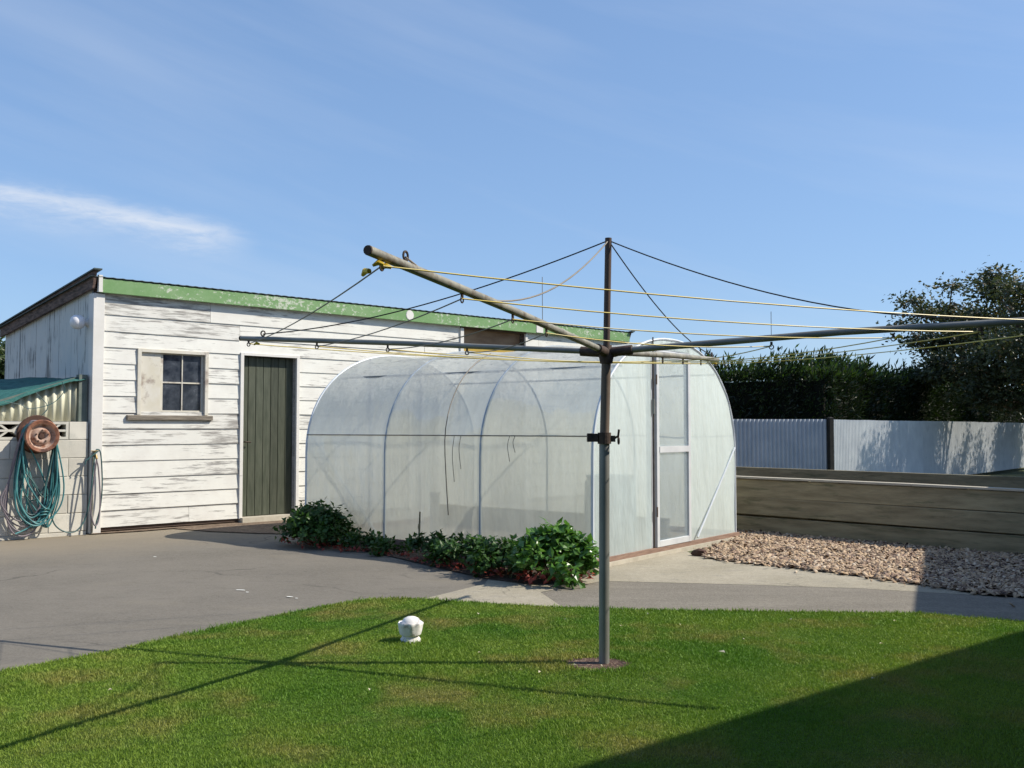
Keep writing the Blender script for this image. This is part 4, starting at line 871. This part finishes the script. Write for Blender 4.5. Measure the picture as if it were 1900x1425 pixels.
# ------------------------------------------------------------------ hedge and trees
def hedge():
    t_ = thing('hedge', (6.9, 20.6, 0), 0, 'tall dark clipped conifer hedge behind the iron fences', 'hedge')
    O = Vector((6.9, 20.6, 0)); core = MB(); fol = MB()
    runs = [(Vector((6.6, 20.2, 0)), Vector((-.975, .222, 0)), 11.0, Vector((.222, .975, 0))), (Vector((6.6, 20.2, 0)), Vector((.634, .773, 0)), 19.0, Vector((-.773, .634, 0))), (Vector((18.9, 34.6, 0)), Vector((.794, -.608, 0)), 22.0, Vector((.608, .794, 0)))]
    vs_ = []; fs = []; tv = []; tf = []
    for s_, d, L, nb_ in runs:
        W = 1.6; n = int(L / .25)
        def H(x): return 2.30 + .14 * mnoise.noise(Vector((x * .6, L, 0))) + .09 * mnoise.noise(Vector((x * 2.1, L, 5)))
        prev = None
        for i in range(n + 1):
            x = L * i / n; p = s_ + d * x - O; h = H(x) - .16
            ring = [p + nb_ * .22, p + nb_ * .22 + Vector((0, 0, h)), p + nb_ * (W - .2) + Vector((0, 0, h)), p + nb_ * (W - .2)]
            o = len(core.v); core.v += [tuple(q) for q in ring]
            if i:
                for k in range(3): core.f.append((o - 4 + k, o - 3 + k, o + 1 + k, o + k)); core.mi.append(0)
            if i in (0, n): core.f.append((o, o + 1, o + 2, o + 3)); core.mi.append(0)
        cnt = int(L * 2600)
        for i in range(cnt):
            x = random.uniform(0, L); h = H(x); r_ = random.random(); top_ = False
            far = (d.y > .5 and x > 11) or d.y < -.3
            if far and random.random() < .4: continue
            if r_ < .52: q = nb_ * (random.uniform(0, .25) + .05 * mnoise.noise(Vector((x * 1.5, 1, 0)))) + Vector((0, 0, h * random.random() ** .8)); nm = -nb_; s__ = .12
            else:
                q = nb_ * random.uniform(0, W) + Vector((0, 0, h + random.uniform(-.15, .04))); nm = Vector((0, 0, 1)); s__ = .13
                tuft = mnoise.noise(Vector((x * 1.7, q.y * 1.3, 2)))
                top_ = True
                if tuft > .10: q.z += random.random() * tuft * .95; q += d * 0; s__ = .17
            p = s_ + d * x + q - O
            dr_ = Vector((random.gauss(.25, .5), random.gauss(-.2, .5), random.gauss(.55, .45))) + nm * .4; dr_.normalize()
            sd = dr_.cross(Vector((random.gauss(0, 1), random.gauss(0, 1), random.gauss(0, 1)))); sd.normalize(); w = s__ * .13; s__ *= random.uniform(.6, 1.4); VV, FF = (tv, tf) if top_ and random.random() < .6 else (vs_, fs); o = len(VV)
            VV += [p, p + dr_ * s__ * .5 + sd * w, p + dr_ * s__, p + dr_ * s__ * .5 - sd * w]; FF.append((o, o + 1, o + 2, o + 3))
    ng = MB(); ng.add(tv, tf); ng.build('lit_tips', 'hedge_tip', t_)  # paler leaf copy on top, sunlit look carried by the colour
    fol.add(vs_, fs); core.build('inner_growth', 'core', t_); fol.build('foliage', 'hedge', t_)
hedge()
def limb(mb, p, d, L, r, depth, tips, spread=.7, up=.15):
    pts = [p]; n = 5; q = p.copy(); dd = d.normalized()
    for i in range(n):
        dd = (dd + Vector((random.gauss(0, .12), random.gauss(0, .12), random.gauss(up * .3, .1)))).normalized(); q = q + dd * L / n; pts.append(q.copy())
    mb.tube(pts, [r * (1 - .45 * i / n) for i in range(n + 1)], 7)
    if depth == 0: tips.append((q, dd)); tips.append((pts[3], dd)); return
    for i in range(random.choice((3, 4))):
        bp = pts[random.choice((2, 3, 4, 5))]; a_ = random.uniform(0, 6.28)
        nd = (dd + Vector((math.cos(a_), math.sin(a_), random.uniform(-.3, .5))) * spread).normalized()
        limb(mb, bp, nd, L * random.uniform(.55, .75), r * .5, depth - 1, tips, spread, up)
def tree(loc, label, trunk_h, r, dirs, L, depth, n_leaf, clump, size, m, seed, flat=.55, name='tree'):
    random.seed(seed); t_ = thing(name, loc, 0, label, 'tree'); mb = MB(); tips = []
    mb.tube([(0, 0, -.1), (.03, .02, trunk_h * .5), (0.06, 0, trunk_h)], [r * 1.25, r, r * .85], 10)
    for d in dirs: limb(mb, Vector((.06, 0, trunk_h * random.uniform(.75, 1))), Vector(d), L * random.uniform(.85, 1.15), r * .6, depth, tips)
    mb.build('trunk', 'bark', t_, True)
    def pos():
        c_, d_ = random.choice(tips); v = Vector((random.gauss(0, 1), random.gauss(0, 1), random.gauss(0, flat))) * clump * random.choice((.5, .8, 1.0)); v.z = max(v.z, 1.42 + random.random() * .25 - c_.z); return c_ + v, v.normalized() if v.length > 0 else Vector((0, 0, 1))
    leaves(n_leaf, pos, size).build('crown', m, t_); return t_
tree((13.35, 22.2, 0), 'spreading grey-olive tree beside the pale iron fence at the right edge', 1.1, .17,
     [(-1, -.2, .45), (-.9, .5, .75), (-.5, -.6, .9), (.1, .2, 1.3), (.7, -.4, .9), (.9, .5, .6), (-.8, -.5, .40), (-.6, .3, .42), (.3, -.9, .4)], 2.55, 2, 60000, .29, .115, 'tree_grey', 21, flat=.42)
tree((-11.3, 19.5, 0), 'dark evergreen tree peeping out behind the left end of the shed', 1.2, .16,
     [(-.6, -.2, .8), (.5, .3, .9), (.1, -.6, .9), (0, .2, 1.3), (.8, -.1, .4)], 1.25, 2, 9000, .22, .14, 'tree_dark', 5)
tree((18.2, 27.5, 0), 'second grey-olive tree further along the pale fence, mostly out of frame', .9, .16,
     [(-1, -.1, .35), (-.9, .5, .7), (-.4, -.7, .8), (.1, .2, 1.3), (.8, -.4, .7), (-.9, -.4, .35), (-.7, .4, .35), (-.3, -.9, .4)], 2.5, 2, 24000, .32, .15, 'tree_grey', 33, flat=.5)
random.seed(11)

# ------------------------------------------------------------------ plants along the greenhouse
def shrub(x, y, rx, ry, h, n, size, m, label, red=0, name='shrub'):
    t_ = thing(name, (x, y, .005), GA, label, 'plant', 'plants in the bed along the greenhouse'); st = MB(); fol = MB(); rd_ = MB()
    clumps = []
    for i in range(max(5, int(n / 60))):
        a_ = random.uniform(0, 6.28); q = math.sqrt(random.random()); zz = h * math.sqrt(max(.05, 1 - q * q * .9)) * random.uniform(.62, .95)
        c_ = Vector((rx * q * math.cos(a_), ry * q * math.sin(a_), zz)); clumps.append(c_)
        st.tube([(c_.x * .25, c_.y * .25, 0), (c_.x * .7, c_.y * .7, zz * .55), tuple(c_)], [.006, .004, .002], 5)
    cr = .22 * (rx + ry) / 2 + .03
    def pos():
        c_ = random.choice(clumps); v = Vector((random.gauss(0, 1), random.gauss(0, 1), random.gauss(0, .8))); v.normalize(); p = c_ + v * cr * random.uniform(.3, 1.1)
        p.z = max(p.z, .015); return p, (v * .6 + Vector((c_.x / rx, c_.y / ry, .6)) * .5).normalized()
    leaves(n, pos, size, fol, aspect=.62); st.build('stems', 'leaf_brown', t_, True); fol.build('foliage', m, t_)
    if red:
        def posr():
            a_ = random.uniform(math.pi * .6, math.pi * 1.75); q = random.uniform(.7, 1.12); return Vector((rx * q * math.cos(a_), ry * q * math.sin(a_), random.uniform(.01, .22 * h))), Vector((math.cos(a_), math.sin(a_), .5)).normalized()
        leaves(red, posr, size * .75, rd_, aspect=.6).build('red_leaves', 'leaf_red', t_)
    return t_
shrub(-1.90, 9.74, .27, .42, .37, 2700, .062, 'bush_dark', 'big dark green bushy plant nearest the shed door', 60)
shrub(-1.45, 9.36, .17, .24, .16, 480, .050, 'bush_dark', 'low reddish plant just right of the big bushy plant', 70)
shrub(-1.09, 9.06, .15, .20, .13, 320, .048, 'bush_dark', 'small low plant left of the wooden stake', 50)
shrub(-.70, 8.62, .19, .22, .22, 700, .052, 'bush_dark', 'low dark plant right of the wooden stake', 40)
shrub(-.40, 8.22, .23, .25, .25, 1050, .055, 'bush_dark', 'medium dark green plant midway along the bed', 60)
shrub(-.04, 7.81, .26, .28, .27, 1350, .056, 'bush_dark', 'dark plant with brownish leaves beside the bright bush', 60)
shrub(.33, 7.46, .27, .27, .39, 2000, .074, 'bush_bright', 'bright green glossy bush at the near greenhouse corner', 60)
sk = thing('garden_stake', (-.84, 8.93, 0), 0, 'thin wooden stake standing among the low plants', 'stake')
MB().tube([(0, 0, -.05), (.004, 0, .18), (.010, .005, .40)], [.010, .010, .007], 8).build('stake_rod', 'sleeper', sk, True)
MB().tube(smoothpath([(.012, 0, .06), (-.012, -.012, .12), (.014, -.006, .19), (-.006, .012, .26), (.012, .0, .33)]), .003, 5).build('vine', 'bush_dark', sk, True)

# ------------------------------------------------------------------ house the camera stands against and its wing (cast the shade at right)
K = 1.0614
ed = Vector((.763, .646, 0)); en = Vector((.646, -.763, 0)); HH = 3.2
E0 = Vector((.247 + K * HH, 3.399, 0))
hs = thing('house', E0, math.atan2(ed.y, ed.x), 'dark brown weatherboard house behind the camera, its eave shading the lawn', 'house')
x0, x1 = -13.0, 6.5
for k in range(15):
    z0 = .2 + k * .19; MB().hexa([(x0, -.582, z0), (x1, -.582, z0), (x1, -.56 - .05, z0), (x0, -.56 - .05, z0), (x0, -.60, z0 + .19), (x1, -.60, z0 + .19), (x1, -.61, z0 + .19), (x0, -.61, z0 + .19)]).build('weatherboard', 'house_wall', hs)
MB().box(x0, x1, -6.5, -.612, 0, 3.05).build('wall', 'house_wall', hs)
MB().box(x0 - .1, x1 + .1, -.602, -.02, 3.06, 3.085).build('soffit', 'white_frame', hs)
MB().box(x0 - .1, x1 + .1, -.018, .0, 3.0, HH).build('fascia', 'white_frame', hs)
MB().hexa([(x0 - .2, -.02, HH - .06), (x1 + .2, -.02, HH - .06), (x1 + .2, -3.6, 4.2), (x0 - .2, -3.6, 4.2), (x0 - .2, -.02, HH - .002), (x1 + .2, -.02, HH - .002), (x1 + .2, -3.6, 4.26), (x0 - .2, -3.6, 4.26)]).build('roof', 'house_roof', hs)
WH = 2.5; wd = Vector((.402, .916, 0))
wg = thing('garage', (2.465 + K * WH, 6.129, 0), math.atan2(wd.y, wd.x), 'flat-roofed brown garage out of view at the right', 'garage')
MB().box(.06, 7.0, -2.2, -.06, -.1, 2.36).build('wall', 'house_wall', wg)
MB().box(.0, 7.1, -2.3, .0, 2.362, WH).build('roof', 'house_roof', wg)
MB().box(1.6, 2.5, -.058, -.03, .05, 2.05).build('door', 'door_blue', wg)

# ------------------------------------------------------------------ grass
def grass(n):
    # denser towards the viewer's end of the lawn; cut lawn of short blades
    X = rng.uniform(-5.2, 4.6, n * 3); Y = rng.uniform(2.6, 6.75, n * 3)
    k = inpoly(X, Y, LAWN_EDGE + [(6.0, -4), (-6.2, -4)]) & (np.abs(X) < .56 * Y + .5) & (rng.uniform(0, 1, n * 3) < np.clip(4.2 / Y, 0, 1) ** 1.2)
    k &= ~(((X - .41) / .16) ** 2 + ((Y - 4.79) / .125) ** 2 < rng.uniform(.7, 1.15, n * 3)) & ~((X + .541) ** 2 + (Y - 5.31) ** 2 < .055 ** 2)
    X, Y = X[k][:n], Y[k][:n]; n = len(X)
    h = rng.uniform(.004, .0125, n)
    pat = np.sin(X * 3.1 + 1.3 * np.sin(Y * 2.3)) * np.sin(Y * 3.7 + 1.1 * np.sin(X * 1.9)) + .6 * np.sin(X * 9.3 + Y * 4.1) * np.sin(Y * 8.1 - X * 3.3)
    h *= 1 + .28 * pat; h *= np.where(rng.uniform(0, 1, n) < .03, 1.7, 1.0)
    de = np.full(n, 9.0)
    for (ax_, ay_), (bx_, by_) in zip(LAWN_EDGE[:-1], LAWN_EDGE[1:]):
        ux, uy = bx_ - ax_, by_ - ay_; t = np.clip(((X - ax_) * ux + (Y - ay_) * uy) / (ux * ux + uy * uy), 0, 1); de = np.minimum(de, np.hypot(X - ax_ - t * ux, Y - ay_ - t * uy))
    h *= 1 + 1.3 * np.exp(-(de / .05) ** 2) * rng.uniform(0, 1, n)
    ring = np.exp(-(((X - .41) / .27) ** 2 + ((Y - 4.82) / .24) ** 2) ** 2) + 1.1 * np.exp(-((X + .541) ** 2 + (Y - 5.33) ** 2) / .10 ** 2)
    h *= 1 + 1.0 * ring
    a_ = rng.uniform(0, 6.283, n); ln = rng.uniform(.1, 1.0, n) * h; w = rng.uniform(.0008, .0017, n) * (Y / 3.6)
    dx, dy = np.cos(a_), np.sin(a_)
    b_ = rng.uniform(0, 6.283, n); sx, sy = np.cos(b_) * w, np.sin(b_) * w
    z0 = np.full(n, .017) + np.where(X > 2.5, -0.026 * (X - 2.5), 0)
    V = np.empty((n, 5, 3), np.float32)
    V[:, 0] = np.stack([X - sx, Y - sy, z0], -1); V[:, 1] = np.stack([X + sx, Y + sy, z0], -1)
    mx_, my_ = X + dx * ln * .35, Y + dy * ln * .35
    V[:, 2] = np.stack([mx_ + sx * .8, my_ + sy * .8, z0 + h * .6], -1); V[:, 3] = np.stack([mx_ - sx * .8, my_ - sy * .8, z0 + h * .6], -1)
    V[:, 4] = np.stack([X + dx * ln, Y + dy * ln, z0 + h], -1)
    base = (np.arange(n) * 5)[:, None]
    L = np.concatenate([base + np.array([[0, 1, 2, 3]]), base + np.array([[3, 2, 4]])], 1).ravel().astype(np.int32)
    me = bpy.data.meshes.new('grass'); me.vertices.add(n * 5); me.vertices.foreach_set('co', V.ravel())
    me.loops.add(len(L)); me.loops.foreach_set('vertex_index', L); me.polygons.add(n * 2)
    ls_ = np.empty((n, 2), np.int32); ls_[:, 0] = np.arange(n) * 7; ls_[:, 1] = np.arange(n) * 7 + 4; me.polygons.foreach_set('loop_start', ls_.ravel())
    me.update(calc_edges=True); me.materials.append(M['grass'])
    o = bpy.data.objects.new('grass', me); C.objects.link(o); tag(o, 'short mown green grass covering the lawn', 'grass', kind='stuff')
grass(680000)
# pale fallen leaves and scraps on the lawn
fl_ = MB(); spots = [(1.02, 4.93), (.42, 4.62), (.28, 4.64), (.05, 4.55), (.12, 4.50), (-.2, 5.9), (.62, 5.55), (.3, 5.75), (.95, 5.6), (1.6, 5.75), (1.2, 5.2), (-.15, 4.9), (-1.7, 4.2), (2.2, 5.7), (1.6, 4.4), (-.6, 4.2), (.8, 5.9), (1.9, 5.1)]
for i, (x_, y_) in enumerate(spots):
    s_ = .045 if i == 0 else random.uniform(.014, .026); a_ = random.uniform(0, 6.28); c_, q = math.cos(a_) * s_, math.sin(a_) * s_
    p = Vector((x_, y_, .05)); fl_.add([p, p + Vector((c_ * .5 - q * .35, q * .5 + c_ * .35, .008)), p + Vector((c_, q, .002)), p + Vector((c_ * .5 + q * .35, q * .5 - c_ * .35, .006))], [(0, 1, 2, 3)])
tag(fl_.build('fallen_leaves', 'straw'), 'pale fallen leaves scattered on the lawn', 'fallen leaves', kind='stuff')
sp = MB()
for (x_, y_, l_, w_) in ((-1.93, 7.08, .045, .014), (-1.86, 6.99, .014, .01), (-1.52, 6.80, .028, .014), (-1.46, 6.74, .012, .01), (-3.2, 8.9, .02, .012)):
    p = [(x_ + l_ * math.cos(k * math.pi / 6) * random.uniform(.7, 1.1), y_ + w_ * math.sin(k * math.pi / 6) * random.uniform(.6, 1.2) - .3 * l_ * math.cos(k * math.pi / 6), .002) for k in range(12)]; sp.add(p, [tuple(range(12))])
tag(sp.build('white_splashes', 'white_splash'), 'small white splashes on the grey driveway', 'splashes', kind='stuff')
